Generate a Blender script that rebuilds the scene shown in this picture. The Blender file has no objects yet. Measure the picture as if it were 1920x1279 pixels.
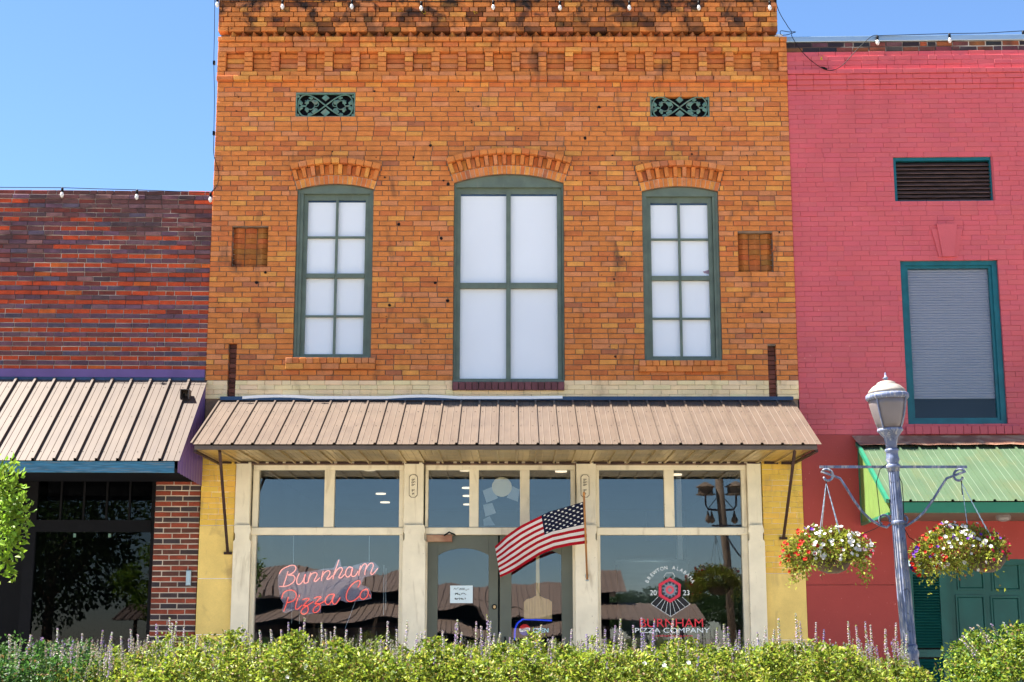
import bpy, math, random
import numpy as np
from mathutils import Vector, Matrix

# ------------------------------------------------------------------ camera, sky, sun, exposure
SC = bpy.context.scene
F, CX, CY = 2800.0, 960.0, 639.5            # focal length and centre in photograph pixels
CAM_D, CAM_Z = 18.6, 0.95
PITCH = math.atan(550.0 / F)
cam_d = bpy.data.cameras.new("Camera")
cam = bpy.data.objects.new("Camera", cam_d)
SC.collection.objects.link(cam)
cam_d.sensor_width = 36.0
cam_d.lens = 36.0 * F / 1920.0
cam_d.clip_start, cam_d.clip_end = 0.1, 3000.0
cam.location = (0, -CAM_D, CAM_Z)
cam.rotation_euler = (math.pi / 2 + PITCH, 0, 0)
SC.camera = cam

SUN_EL, SUN_TO = math.radians(60), Vector((-0.999, 0.035, 0))   # sun high on the left, just behind the facade line
SUN_V = (SUN_TO.normalized() * math.cos(SUN_EL) + Vector((0, 0, math.sin(SUN_EL)))).normalized()
world = bpy.data.worlds.new("World")
SC.world = world
world.use_nodes = True
wn = world.node_tree.nodes
sky = wn.new("ShaderNodeTexSky")
sky.sky_type = 'NISHITA'
sky.sun_disc = False
sky.sun_elevation = SUN_EL
sky.sun_rotation = math.atan2(SUN_V.x, SUN_V.y)
sky.air_density, sky.dust_density, sky.ozone_density = 1.0, 0.0, 8.0
wn["Background"].inputs[1].default_value = 0.05
world.node_tree.links.new(sky.outputs[0], wn["Background"].inputs[0])
sd = bpy.data.lights.new("Sun", 'SUN')
sd.energy, sd.angle, sd.color = 5.0, math.radians(0.53), (1.0, 0.95, 0.86)
so = bpy.data.objects.new("Sun", sd)
SC.collection.objects.link(so)
so.rotation_euler = (-SUN_V).to_track_quat('-Z', 'Y').to_euler()
so.location = (-20, 0, 40)
SC.view_settings.view_transform = 'Standard'
SC.view_settings.look = 'None'
SC.view_settings.gamma = 1.0
SC.view_settings.use_curve_mapping = False
SC.view_settings.exposure = 2.3
SC.render.engine = 'CYCLES'
SC.cycles.max_bounces = 8
SC.cycles.transparent_max_bounces = 16
SC.cycles.caustics_reflective = False
SC.cycles.caustics_refractive = False
SC.cycles.sample_clamp_indirect = 6.0

# ------------------------------------------------------------------ helpers
R = random.Random(7)
NR = np.random.default_rng(7)
WORLD = {}                                     # object name -> world origin

def U(px, py, Y=0.0):
    """point on the plane y = Y that the photograph shows at pixel (px, py)"""
    u, v = (px - CX) / F, (CY - py) / F
    c, s = math.cos(PITCH), math.sin(PITCH)
    d = Vector((u, c - v * s, s + v * c))
    t = (Y + CAM_D) / d.y
    return Vector((0, -CAM_D, CAM_Z)) + d * t

def rect(px0, py0, px1, py1, Y=0.0):
    """x0, x1, z0, z1 (z0 below z1) of a rectangle on the plane y = Y"""
    a, b, c, d = U(px0, py0, Y), U(px1, py0, Y), U(px0, py1, Y), U(px1, py1, Y)
    return (a.x + c.x) / 2, (b.x + d.x) / 2, (c.z + d.z) / 2, (a.z + b.z) / 2

def Zp(py, Y=0.0):
    return U(CX, py, Y).z

def lin(r, g, b):
    f = lambda c: (c / 255) / 12.92 if c / 255 <= 0.04045 else ((c / 255 + 0.055) / 1.055) ** 2.4
    return (f(r), f(g), f(b))

class MB:
    """collects faces; build() links them as one mesh object"""
    def __init__(s):
        s.v, s.f, s.c = [], [], []
        s.col = (1, 1, 1)
        s.np = []
    def pts(s, vs, fs, col=None):
        n = len(s.v)
        s.v += [tuple(p) for p in vs]
        s.c += [col or s.col] * len(vs)
        s.f += [tuple(i + n for i in f) for f in fs]
    def box(s, x0, x1, y0, y1, z0, z1, col=None, ch=0.0):
        """y0 is the front (towards the street); ch chamfers the front edges"""
        if ch:
            v = [(x0+ch, y0, z0+ch), (x1-ch, y0, z0+ch), (x1-ch, y0, z1-ch), (x0+ch, y0, z1-ch),
                 (x0, y0+ch, z0), (x1, y0+ch, z0), (x1, y0+ch, z1), (x0, y0+ch, z1),
                 (x0, y1, z0), (x1, y1, z0), (x1, y1, z1), (x0, y1, z1)]
            f = [(0,1,2,3), (4,5,1,0), (5,6,2,1), (6,7,3,2), (7,4,0,3),
                 (8,9,5,4), (9,10,6,5), (10,11,7,6), (11,8,4,7), (11,10,9,8)]
        else:
            v = [(x0,y0,z0), (x1,y0,z0), (x1,y0,z1), (x0,y0,z1), (x0,y1,z0), (x1,y1,z0), (x1,y1,z1), (x0,y1,z1)]
            f = [(0,1,2,3), (5,4,7,6), (4,0,3,7), (1,5,6,2), (3,2,6,7), (4,5,1,0)]
        s.pts(v, f, col)
    def brick(s, x0, x1, z0, z1, yf, dep, col=None, ch=0.004, j=0.0015):
        n = len(s.v)
        s.box(x0, x1, yf, yf + dep, z0, z1, col, ch)
        if j:
            for i in range(n, n + 8):
                a = s.v[i]
                s.v[i] = (a[0] + R.uniform(-j, j), a[1] + R.uniform(-j, j), a[2] + R.uniform(-j, j))
    def hexa(s, p, col=None):
        """8 points: front 4 counter-clockwise then back 4"""
        s.pts(p, [(0,1,2,3), (5,4,7,6), (4,0,3,7), (1,5,6,2), (3,2,6,7), (4,5,1,0)], col)
    def bar(s, a, b, w, h=None, up=Vector((0, 0, 1)), col=None):
        a, b = Vector(a), Vector(b)
        h = h or w
        d = (b - a).normalized()
        x = d.cross(up)
        if x.length < 1e-4: x = d.cross(Vector((0, 1, 0)))
        x.normalize()
        y = x.cross(d).normalized()
        q = []
        for e in (a, b):
            q += [e - x*w/2 - y*h/2, e + x*w/2 - y*h/2, e + x*w/2 + y*h/2, e - x*w/2 + y*h/2]
        s.pts(q, [(3,2,1,0), (4,5,6,7), (0,1,5,4), (1,2,6,5), (2,3,7,6), (3,0,4,7)], col)
    def tube(s, pts, r, n=6, col=None, closed=False, taper=None):
        pts = [Vector(p) for p in pts]
        m = len(pts)
        vs, fs = [], []
        ref = Vector((0, 1, 0))
        for i, p in enumerate(pts):
            a = pts[(i - 1) % m] if closed or i else pts[i]
            b = pts[(i + 1) % m] if closed or i < m - 1 else pts[i]
            d = (b - a)
            d = d.normalized() if d.length > 1e-9 else Vector((0, 0, 1))
            x = d.cross(ref)
            if x.length < 1e-3: x = d.cross(Vector((1, 0, 0)))
            x.normalize()
            y = d.cross(x)
            rr = r if taper is None else r * taper(i / max(1, m - 1))
            for k in range(n):
                t = 2 * math.pi * k / n
                vs.append(p + x * (math.cos(t) * rr) + y * (math.sin(t) * rr))
        for i in range(m if closed else m - 1):
            for k in range(n):
                fs.append((i*n + k, i*n + (k+1) % n, ((i+1) % m)*n + (k+1) % n, ((i+1) % m)*n + k))
        if not closed:
            fs.append(tuple(range(n))[::-1])
            fs.append(tuple((m-1)*n + k for k in range(n)))
        s.pts(vs, fs, col)
    def lathe(s, base, prof, n=24, axis=None, col=None, mod=None):
        """prof: (radius, height) pairs from the bottom up"""
        base = Vector(base)
        ax = Vector(axis or (0, 0, 1)).normalized()
        x = ax.cross(Vector((0, 1, 0)))
        if x.length < 1e-3: x = Vector((1, 0, 0))
        x.normalize()
        y = ax.cross(x)
        vs, fs = [], []
        for r, h in prof:
            for k in range(n):
                t = 2 * math.pi * k / n
                rr = r * (mod(t, h) if mod else 1)
                vs.append(base + ax * h + x * (math.cos(t) * rr) + y * (math.sin(t) * rr))
        for i in range(len(prof) - 1):
            for k in range(n):
                fs.append((i*n + k, i*n + (k+1) % n, (i+1)*n + (k+1) % n, (i+1)*n + k))
        fs.append(tuple(range(n))[::-1])
        fs.append(tuple((len(prof)-1)*n + k for k in range(n)))
        s.pts(vs, fs, col)
    def prism(s, poly, y0, y1, col=None):
        """poly: (x, z) outline, counter-clockwise seen from the street"""
        n = len(poly)
        vs = [(x, y0, z) for x, z in poly] + [(x, y1, z) for x, z in poly]
        fs = [tuple(range(n)), tuple(range(2*n - 1, n - 1, -1))]
        for i in range(n):
            k = (i + 1) % n
            fs.append((i + n, k + n, k, i))
        s.pts(vs, fs, col)
    def build(s, name, mat, parent=None, smooth=False, origin=None):
        V = np.array(s.v, dtype=float) if s.v else np.zeros((0, 3))
        if origin is None:
            o = (V.min(0) + V.max(0)) / 2 if len(V) else np.zeros(3)
        else:
            o = np.array(origin, dtype=float)
        me = bpy.data.meshes.new(name)
        me.from_pydata((V - o).tolist(), [], s.f)
        at = me.color_attributes.new("Col", 'FLOAT_COLOR', 'POINT')
        arr = np.ones((len(V), 4)); arr[:, :3] = np.array(s.c) if s.c else 1
        at.data.foreach_set("color", arr.ravel())
        if smooth:
            me.polygons.foreach_set("use_smooth", [True] * len(me.polygons))
        me.materials.append(mat)
        return link(name, me, parent, o)

def link(name, me, parent, o):
    ob = bpy.data.objects.new(name, me)
    SC.collection.objects.link(ob)
    o = Vector(o)
    WORLD[ob.name] = o
    if parent:
        ob.parent = parent
        ob.location = o - WORLD[parent.name]
    else:
        ob.location = o
    return ob

def empty(name, loc, parent=None):
    return link(name, None, parent, loc)

def tag(o, label, cat, group=None):
    o["label"], o["category"] = label, cat
    if group: o["group"] = group
    return o

def thing(name, loc, label, cat, group=None):
    return tag(empty(name, loc), label, cat, group)

def leaf_mesh(name, P, N, size, cols, mat, parent=None, kind=None, aspect=0.5, fold=0.18):
    """many leaf-shaped folded quads: points P, directions N (tip), numpy"""
    n = len(P)
    N = N / np.linalg.norm(N, axis=1, keepdims=True)
    rnd = NR.normal(size=(n, 3))
    S = np.cross(N, rnd); S /= np.linalg.norm(S, axis=1, keepdims=True)
    W = np.cross(N, S)
    L = (np.asarray(size) * np.ones(n))[:, None]
    v = np.empty((n, 4, 3))
    v[:, 0] = P
    v[:, 1] = P + N*L*.5 + S*L*aspect*.5 + W*L*fold
    v[:, 2] = P + N*L
    v[:, 3] = P + N*L*.5 - S*L*aspect*.5 + W*L*fold
    V = v.reshape(-1, 3)
    o = (V.min(0) + V.max(0)) / 2
    me = bpy.data.meshes.new(name)
    me.vertices.add(4*n); me.loops.add(6*n); me.polygons.add(2*n)
    me.vertices.foreach_set("co", (V - o).ravel())
    b = (np.arange(n)*4)[:, None]
    me.loops.foreach_set("vertex_index", (b + np.array([0, 1, 2, 0, 2, 3])).ravel())
    me.polygons.foreach_set("loop_start", np.arange(2*n)*3)
    me.update(calc_edges=True)
    at = me.color_attributes.new("Col", 'FLOAT_COLOR', 'POINT')
    arr = np.ones((n, 4, 4)); arr[:, :, :3] = np.asarray(cols)[:, None, :]
    at.data.foreach_set("color", arr.ravel())
    me.materials.append(mat)
    ob = link(name, me, parent, o)
    if kind: ob["kind"] = kind
    return ob

# ------------------------------------------------------------------ materials
def mk(name, base=None, rough=0.7, attr=False, var=0.12, vs=5.0, stretch=(1, 1, 1), grime=None, bump=0.25, bs=60.0,
       metal=0.0, spec=0.35, emit=None, es=0.0, trans=0.0, fine=0.0):
    m = bpy.data.materials.new(name)
    m.use_nodes = True
    nt = m.node_tree; N = nt.nodes; L = nt.links
    b = N["Principled BSDF"]
    b.inputs["Roughness"].default_value = rough
    b.inputs["Metallic"].default_value = metal
    b.inputs["Specular IOR Level"].default_value = spec
    geo = N.new("ShaderNodeNewGeometry")
    mp = N.new("ShaderNodeMapping"); mp.inputs["Scale"].default_value = stretch
    L.new(geo.outputs["Position"], mp.inputs["Vector"])
    if attr:
        a = N.new("ShaderNodeVertexColor"); a.layer_name = "Col"
        col = a.outputs["Color"]
    else:
        c = N.new("ShaderNodeRGB"); c.outputs[0].default_value = (*base, 1)
        col = c.outputs[0]
    def noise(scale, detail=5, dist=0.0, vec=None):
        n = N.new("ShaderNodeTexNoise"); n.inputs["Scale"].default_value = scale
        n.inputs["Detail"].default_value = detail; n.inputs["Distortion"].default_value = dist
        L.new(vec or mp.outputs[0], n.inputs["Vector"])
        return n.outputs["Fac"]
    def ramp(fac, lo, hi, a=0.0, bb=1.0):
        r = N.new("ShaderNodeMapRange")
        r.inputs[1].default_value, r.inputs[2].default_value = lo, hi
        r.inputs[3].default_value, r.inputs[4].default_value = a, bb
        L.new(fac, r.inputs[0]); return r.outputs[0]
    def mul(c, fac):
        x = N.new("ShaderNodeVectorMath"); x.operation = 'SCALE'
        L.new(c, x.inputs[0]); L.new(fac, x.inputs["Scale"]); return x.outputs[0]
    if var:
        col = mul(col, ramp(noise(vs), 0.3, 0.7, 1 - var, 1 + var))
    if fine:
        col = mul(col, ramp(noise(90, 6), 0.3, 0.7, 1 - fine, 1 + fine))
    if grime:
        for g in grime:                        # (colour, scale, lo, hi, strength, stretch[, z-range])
            gm = N.new("ShaderNodeMapping"); gm.inputs["Scale"].default_value = g[5]
            L.new(geo.outputs["Position"], gm.inputs["Vector"])
            f = ramp(noise(g[1], 7, 0.6, gm.outputs[0]), g[2], g[3], 0, g[4])
            if len(g) > 6:
                sx = N.new("ShaderNodeSeparateXYZ"); L.new(geo.outputs["Position"], sx.inputs[0])
                zf = ramp(sx.outputs[2], g[6][0], g[6][1], 0, 1)
                mm = N.new("ShaderNodeMath"); mm.operation = 'MULTIPLY'
                L.new(f, mm.inputs[0]); L.new(zf, mm.inputs[1]); f = mm.outputs[0]
            mx = N.new("ShaderNodeMix"); mx.data_type = 'RGBA'
            L.new(f, mx.inputs[0]); L.new(col, mx.inputs[6]); mx.inputs[7].default_value = (*g[0], 1)
            col = mx.outputs[2]
    L.new(col, b.inputs["Base Color"])
    if bump:
        bp = N.new("ShaderNodeBump"); bp.inputs["Strength"].default_value = bump; bp.inputs["Distance"].default_value = 0.006
        L.new(noise(bs, 6), bp.inputs["Height"]); L.new(bp.outputs[0], b.inputs["Normal"])
    if emit:
        b.inputs["Emission Color"].default_value = (*emit, 1); b.inputs["Emission Strength"].default_value = es
    if trans:
        out = N["Material Output"]
        tr = N.new("ShaderNodeBsdfTranslucent"); L.new(col, tr.inputs[0])
        mx = N.new("ShaderNodeMixShader"); mx.inputs[0].default_value = trans
        L.new(b.outputs[0], mx.inputs[1]); L.new(tr.outputs[0], mx.inputs[2]); L.new(mx.outputs[0], out.inputs[0])
    return m

def glass_mat(name, refl, tint, wavy=0.02, ws=1.2):
    m = bpy.data.materials.new(name); m.use_nodes = True
    nt = m.node_tree; N = nt.nodes; L = nt.links
    N.remove(N["Principled BSDF"])
    g = N.new("ShaderNodeBsdfGlossy"); g.inputs["Roughness"].default_value = 0.0; g.inputs["Color"].default_value = (0.95, 0.97, 1, 1)
    t = N.new("ShaderNodeBsdfTransparent"); t.inputs[0].default_value = (*tint, 1)
    lw_ = N.new("ShaderNodeLayerWeight")
    pw = N.new("ShaderNodeMath"); pw.operation = 'POWER'; pw.inputs[1].default_value = 5.0
    L.new(lw_.outputs["Facing"], pw.inputs[0])
    ad = N.new("ShaderNodeMath"); ad.operation = 'MULTIPLY_ADD'; ad.use_clamp = True; ad.inputs[1].default_value = 0.5; ad.inputs[2].default_value = 0.02 + refl
    L.new(pw.outputs[0], ad.inputs[0])
    if wavy:
        geo = N.new("ShaderNodeNewGeometry")
        n = N.new("ShaderNodeTexNoise"); n.inputs["Scale"].default_value = ws; n.inputs["Detail"].default_value = 1.0
        L.new(geo.outputs["Position"], n.inputs["Vector"])
        bp = N.new("ShaderNodeBump"); bp.inputs["Strength"].default_value = wavy; bp.inputs["Distance"].default_value = 0.1
        L.new(n.outputs["Fac"], bp.inputs["Height"]); L.new(bp.outputs[0], g.inputs["Normal"])
    mx = N.new("ShaderNodeMixShader")
    L.new(ad.outputs[0], mx.inputs[0]); L.new(t.outputs[0], mx.inputs[1]); L.new(g.outputs[0], mx.inputs[2])
    L.new(mx.outputs[0], N["Material Output"].inputs[0])
    return m

BLACK = (0.012, 0.010, 0.010)
M = {}
M['brick'] = mk('orange_brick', attr=True, rough=0.85, var=0.14, vs=9, bump=0.7, bs=60, fine=0.16,
                grime=[(BLACK, 4.5, 0.46, 0.62, 0.95, (1.2, 1, 1.2), (Zp(105), Zp(20))),
                       ((0.05, 0.03, 0.025), 3.0, 0.60, 0.74, 0.8, (1.4, 1, 0.5)),
                       ((0.03, 0.018, 0.012), 34.0, 0.69, 0.74, 0.85, (1, 1, 1))])
M['mortar'] = mk('grey_mortar', (0.22, 0.15, 0.105), rough=0.95, var=0.35, vs=6, bump=0.6, bs=120, fine=0.2)
M['arch_mortar'] = mk('arch_mortar', (0.58, 0.46, 0.34), rough=0.95, var=0.3, vs=9, bump=0.4, bs=120)
M['red_brick'] = mk('red_purple_brick', attr=True, rough=0.8, var=0.22, vs=9, bump=0.5, bs=70, fine=0.2,
                    grime=[((0.035, 0.02, 0.022), 4.0, 0.50, 0.68, 0.7, (0.9, 1, 1.3), (Zp(560), Zp(380)))])
M['pale_mortar'] = mk('pale_mortar', (0.50, 0.43, 0.36), rough=0.95, var=0.3, vs=4, bump=0.5, bs=120,
                      grime=[((0.06, 0.04, 0.04), 2.0, 0.42, 0.55, 0.95, (0.6, 1, 1.5), (Zp(640), Zp(570)))])
M['pink'] = mk('pink_painted_brick', attr=True, rough=0.6, var=0.07, vs=2.2, bump=0.25, bs=45, fine=0.04,
               grime=[((0.36, 0.055, 0.06), 1.3, 0.50, 0.80, 0.4, (1, 1, 0.35)), ((0.75, 0.30, 0.28), 30, 0.70, 0.74, 0.5, (1, 1, 1))])
M['cream_brick'] = mk('cream_painted_brick', attr=True, rough=0.65, var=0.1, vs=4, bump=0.3, bs=50, fine=0.05,
                      grime=[((0.30, 0.19, 0.08), 5, 0.58, 0.72, 0.6, (1, 1, 0.4))])
M['cream'] = mk('cream_painted_wood', (0.78, 0.705, 0.54), rough=0.55, var=0.07, vs=6, bump=0.2, bs=30,
                grime=[((0.30, 0.22, 0.12), 4, 0.58, 0.75, 0.5, (3, 1, 0.5)), ((0.12, 0.08, 0.05), 40, 0.70, 0.75, 0.7, (1, 1, 1))])
M['green_wood'] = mk('sage_green_wood', (0.115, 0.15, 0.115), rough=0.5, var=0.16, vs=7, bump=0.2, bs=40,
                     grime=[((0.2, 0.2, 0.16), 9, 0.60, 0.72, 0.4, (3, 1, 0.5))])
M['teal_wood'] = mk('teal_wood', (0.004, 0.105, 0.135), rough=0.4, var=0.18, vs=7, bump=0.2, bs=40)
M['blue_wood'] = mk('faded_blue_board', (0.03, 0.13, 0.22), rough=0.7, var=0.4, vs=5, stretch=(1, 1, 12), bump=0.4, bs=20,
                    grime=[((0.25, 0.2, 0.15), 5, 0.55, 0.7, 0.7, (0.6, 1, 14))])
M['door_paint'] = mk('grey_green_door', (0.105, 0.115, 0.09), rough=0.45, var=0.08, vs=5, bump=0.1, bs=30)
M['dark_green'] = mk('dark_green_door', (0.006, 0.075, 0.065), rough=0.4, var=0.15, vs=4, bump=0.1, bs=30)
M['tan_metal'] = mk('tan_metal_roof', (0.100, 0.071, 0.052), rough=0.5, var=0.09, vs=3, bump=0.05, bs=20, spec=0.4,
                    grime=[((0.070, 0.047, 0.036), 3.0, 0.48, 0.72, 0.6, (4, 1, 0.5)), ((0.10, 0.06, 0.05), 25, 0.68, 0.75, 0.5, (1, 1, 1))])
M['green_metal'] = mk('green_metal_roof', (0.060, 0.098, 0.055), rough=0.45, var=0.1, vs=3, bump=0.05, bs=20,
                      grime=[((0.09, 0.105, 0.05), 2.4, 0.48, 0.75, 0.7, (2, 1, 0.7))])
M['sunlit_green_metal'] = mk('sunlit_green_cheek', (0.12, 0.19, 0.05), rough=0.5, var=0.12, vs=4, bump=0.05)  # same green as the roof, its sunlit yellow-green put into the colour
M['dimmed_tan_metal'] = mk('dimmed_weathered_roof', (0.082, 0.057, 0.042), rough=0.5, var=0.12, vs=3, bump=0.05, bs=20, spec=0.4,  # tan metal copy, darkened because the left awning catches too much sun
                    grime=[((0.065, 0.043, 0.034), 3.0, 0.46, 0.70, 0.7, (4, 1, 0.5)), ((0.06, 0.035, 0.025), 25, 0.66, 0.73, 0.6, (1, 1, 1))])
M['green_trim'] = mk('green_trim', (0.015, 0.15, 0.085), rough=0.4, var=0.1, bump=0.05)
M['rust'] = mk('rusty_flashing', (0.26, 0.12, 0.075), rough=0.75, var=0.3, vs=4, bump=0.2, bs=30,
               grime=[((0.42, 0.27, 0.17), 3.5, 0.48, 0.62, 0.8, (1, 1, 2))])
M['purple_metal'] = mk('purple_trim', (0.15, 0.085, 0.24), rough=0.5, var=0.15, vs=3, bump=0.05, bs=20)
M['navy_metal'] = mk('navy_trim', (0.02, 0.055, 0.12), rough=0.45, var=0.2, vs=4, bump=0.05, bs=20)
M['brown_trim'] = mk('brown_trim', (0.10, 0.075, 0.06), rough=0.5, var=0.15, bump=0.1)
M['soffit'] = mk('galvanised_soffit', (0.46, 0.34, 0.15), rough=0.32, metal=0.75, var=0.25, vs=3, bump=0.05, bs=15)
M['iron'] = mk('dark_iron', (0.035, 0.015, 0.014), rough=0.6, var=0.3, vs=12, bump=0.2)
M['black'] = mk('black_paint', (0.0035, 0.0035, 0.005), rough=0.5, spec=0.12, var=0.2, bump=0.05)
M['dark'] = mk('dark_interior', (0.006, 0.0065, 0.009), rough=0.9, spec=0.05, var=0.3, vs=1.5, bump=0)
M['verdigris'] = mk('verdigris_iron', (0.10, 0.20, 0.16), rough=0.6, var=0.3, vs=14, bump=0.3, bs=60,
                    grime=[((0.20, 0.20, 0.15), 20, 0.52, 0.65, 0.6, (1, 1, 1))])
M['white_sheet'] = mk('white_sheet', (0.86, 0.875, 0.89), rough=0.6, var=0.025, vs=1.5, bump=0)
M['blind'] = mk('grey_blind', (0.21, 0.22, 0.27), rough=0.6, var=0.04, vs=2, bump=0)
M['louvre'] = mk('weathered_louvre', (0.095, 0.055, 0.05), rough=0.8, var=0.5, vs=5, stretch=(1, 1, 8), bump=0.3, bs=30)
M['glass'] = glass_mat('shop_glass', 0.055, (0.90, 0.93, 0.94), 0.010, 0.9)
M['glass_wavy'] = glass_mat('old_shop_glass', 0.055, (0.90, 0.93, 0.94), 0.05, 1.1)
M['glass_clear'] = glass_mat('upper_glass', 0.0, (0.995, 0.997, 1.0), 0.02, 3.0)
M['glass_dark'] = glass_mat('dark_glass', 0.0, (0.6, 0.63, 0.66), 0.01, 0.9)
M['lamp_paint'] = mk('blue_grey_lamp_paint', (0.12, 0.145, 0.235), rough=0.45, var=0.3, vs=9, bump=0.15, bs=50,
                     grime=[((0.36, 0.35, 0.36), 7, 0.52, 0.60, 0.75, (5, 5, 0.8)), ((0.02, 0.025, 0.05), 18, 0.60, 0.68, 0.7, (1, 1, 1))])
M['globe'] = mk('frosted_globe', (0.17, 0.145, 0.15), rough=0.35, var=0.12, vs=4, bump=0.02, spec=0.5,
                grime=[((0.14, 0.11, 0.07), 5, 0.55, 0.72, 0.6, (1, 1, 0.6))])
M['globe_cap'] = mk('sunlit_weathered_cap', (0.27, 0.24, 0.21), rough=0.5, var=0.2, vs=8, bump=0.1, grime=[((0.12, 0.10, 0.09), 9, 0.52, 0.68, 0.7, (1, 1, 1))])  # paler than the globe: sunlight on the top put into its colour
M['leaf'] = mk('leaf', attr=True, rough=0.5, var=0.1, vs=3, bump=0, spec=0.3, trans=0.42)
M['petal'] = mk('petal', attr=True, rough=0.6, var=0.0, bump=0, spec=0.2, trans=0.25)
M['cloth'] = mk('flag_cloth', attr=True, rough=0.8, var=0.04, vs=20, bump=0.08, bs=200, spec=0.1, trans=0.25)
M['paint'] = mk('flat_print', attr=True, rough=0.6, var=0.03, bump=0)
M['attr_metal'] = mk('painted_metal', attr=True, rough=0.45, var=0.12, vs=6, bump=0.05)
M['wood'] = mk('pale_wood', (0.55, 0.38, 0.18), rough=0.5, var=0.15, vs=4, stretch=(12, 1, 1), bump=0.05)
M['flag_pole'] = mk('varnished_pole', (0.34, 0.15, 0.04), rough=0.35, var=0.2, vs=10, bump=0.05)
M['paper'] = mk('paper', (0.62, 0.74, 0.80), rough=0.8, var=0.03, bump=0)
M['bark'] = mk('bark', (0.16, 0.11, 0.075), rough=0.9, var=0.35, vs=8, stretch=(1, 1, .3), bump=0.6, bs=25)
M['soil'] = mk('soil', (0.06, 0.042, 0.03), rough=0.95, var=0.4, vs=6, bump=0.6, bs=30)
M['concrete'] = mk('concrete', (0.50, 0.45, 0.37), rough=0.85, var=0.12, vs=1.5, bump=0.3, bs=40, fine=0.08)
M['pale_paving'] = mk('pale_paving', (0.23, 0.20, 0.165), rough=0.9, var=0.2, vs=0.8, bump=0.5, bs=80, fine=0.2)  # unseen street, pale and warm like the concrete to bounce sunlight onto facades
M['bulb'] = mk('clear_bulb', (0.62, 0.60, 0.58), rough=0.08, var=0.05, bump=0, spec=0.9)
M['steel'] = mk('brushed_steel', (0.40, 0.50, 0.56), rough=0.35, metal=0.7, var=0.08, vs=2, stretch=(1, 1, 8), bump=0.02)
M['room'] = mk('room_wall', (0.035, 0.06, 0.085), rough=0.85, var=0.1, vs=1, bump=0)
M['room_floor'] = mk('room_floor', (0.10, 0.065, 0.04), rough=0.5, var=0.2, vs=2, stretch=(8, 1, 1), bump=0)
M['lit'] = mk('ceiling_lamp', (0.8, 0.7, 0.55), var=0, bump=0, emit=(1.0, 0.80, 0.55), es=0.35)
M['neon_red'] = mk('neon_red', (0.9, 0.2, 0.15), var=0, bump=0, emit=(1.0, 0.10, 0.07), es=0.22)
M['neon_pink'] = mk('neon_pink', (0.9, 0.4, 0.35), var=0, bump=0, emit=(1.0, 0.33, 0.28), es=0.22)
M['neon_blue'] = mk('neon_blue', (0.05, 0.1, 0.8), var=0, bump=0, emit=(0.02, 0.06, 0.85), es=0.14)
M['neon_cyan'] = mk('neon_cyan', (0.3, 0.7, 0.8), var=0, bump=0, emit=(0.2, 0.65, 0.8), es=0.1)
m = bpy.data.materials.new('clear_acrylic'); m.use_nodes = True
_b = m.node_tree.nodes["Principled BSDF"]; _b.inputs["Base Color"].default_value = (0.62, 0.62, 0.85, 1)
_b.inputs["Alpha"].default_value = 0.28; _b.inputs["Roughness"].default_value = 0.15
M['acrylic'] = m

m = mk('backlit_print', attr=True, rough=0.6, var=0, bump=0)
_b = m.node_tree.nodes["Principled BSDF"]
_v = [n for n in m.node_tree.nodes if n.type == 'VERTEX_COLOR'][0]
m.node_tree.links.new(_v.outputs[0], _b.inputs["Emission Color"]); _b.inputs["Emission Strength"].default_value = 0.09
M['backlit'] = m

# ------------------------------------------------------------------ ground
def struct(name, mb, mat):
    o = mb.build(name, mat); o["kind"] = "structure"; return o
g = MB(); g.box(-400, 400, -700, 300, -1.0, -0.36); struct('street', g, M['pale_paving'])
g = MB(); g.box(-40, 40, -4.35, 12, -0.6, 0.0); struct('sidewalk', g, M['concrete'])
g = MB(); g.box(-40, 40, -7.6, -7.42, -0.6, 0.06); g.box(-40, 40, -4.5, -4.354, -0.6, 0.06); struct('kerb', g, M['concrete'])
g = MB(); g.box(-40, 40, -7.416, -4.504, -0.6, 0.03); struct('bed_soil', g, M['soil'])
g = MB(); g.box(-60, 60, -26, -19.5, -0.6, -0.22); struct('far_pavement', g, M['concrete'])

# ------------------------------------------------------------------ brick laying
def lay(rows, x0, x1, holes, module, joint, yf, color, dep=0.11, half=True, skip=0.0):
    """rows: (z0, z1, projection, head?) ; yields (xa, xb, z0, z1, y, colour)"""
    out = []
    for i, row in enumerate(rows):
        z0, z1, pr = row[0], row[1], row[2]
        mod = module * (0.5 if len(row) > 3 and row[3] else 1)
        xe0, xe1 = (row[4] if len(row) > 4 else (x0, x1))
        zm = (z0 + z1) / 2
        cuts = sorted([h(zm) for h in holes if h(zm)])
        segs, a = [], xe0
        for c in cuts:
            if c[0] > a: segs.append((a, min(c[0], xe1)))
            a = max(a, c[1])
        if a < xe1: segs.append((a, xe1))
        off = (i % 2) * mod / 2 + R.uniform(-.02, .02)
        for (a, b) in segs:
            k = math.floor((a - x0 - off) / mod)
            xs = [a]
            x = x0 + off + (k + 1) * mod
            while x < b - 0.03:
                if x > a + 0.03: xs.append(x + R.uniform(-.006, .006))
                x += mod
                if R.random() < 0.07: x -= mod / 2
            xs.append(b)
            for p, q in zip(xs[:-1], xs[1:]):
                if R.random() < skip: continue
                lo = 0 if p == a else joint / 2
                hi = 0 if q == b else joint / 2
                out.append((p + lo, q - hi, z0 + joint / 2 + R.uniform(-.001, .001), z1 - joint / 2 + R.uniform(-.001, .001),
                            yf - pr + R.uniform(-.003, .003), color(p, zm, i)))
    return out

def rect_hole(x0, x1, z0, z1):
    return lambda z: (x0, x1) if z0 < z < z1 else None

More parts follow.
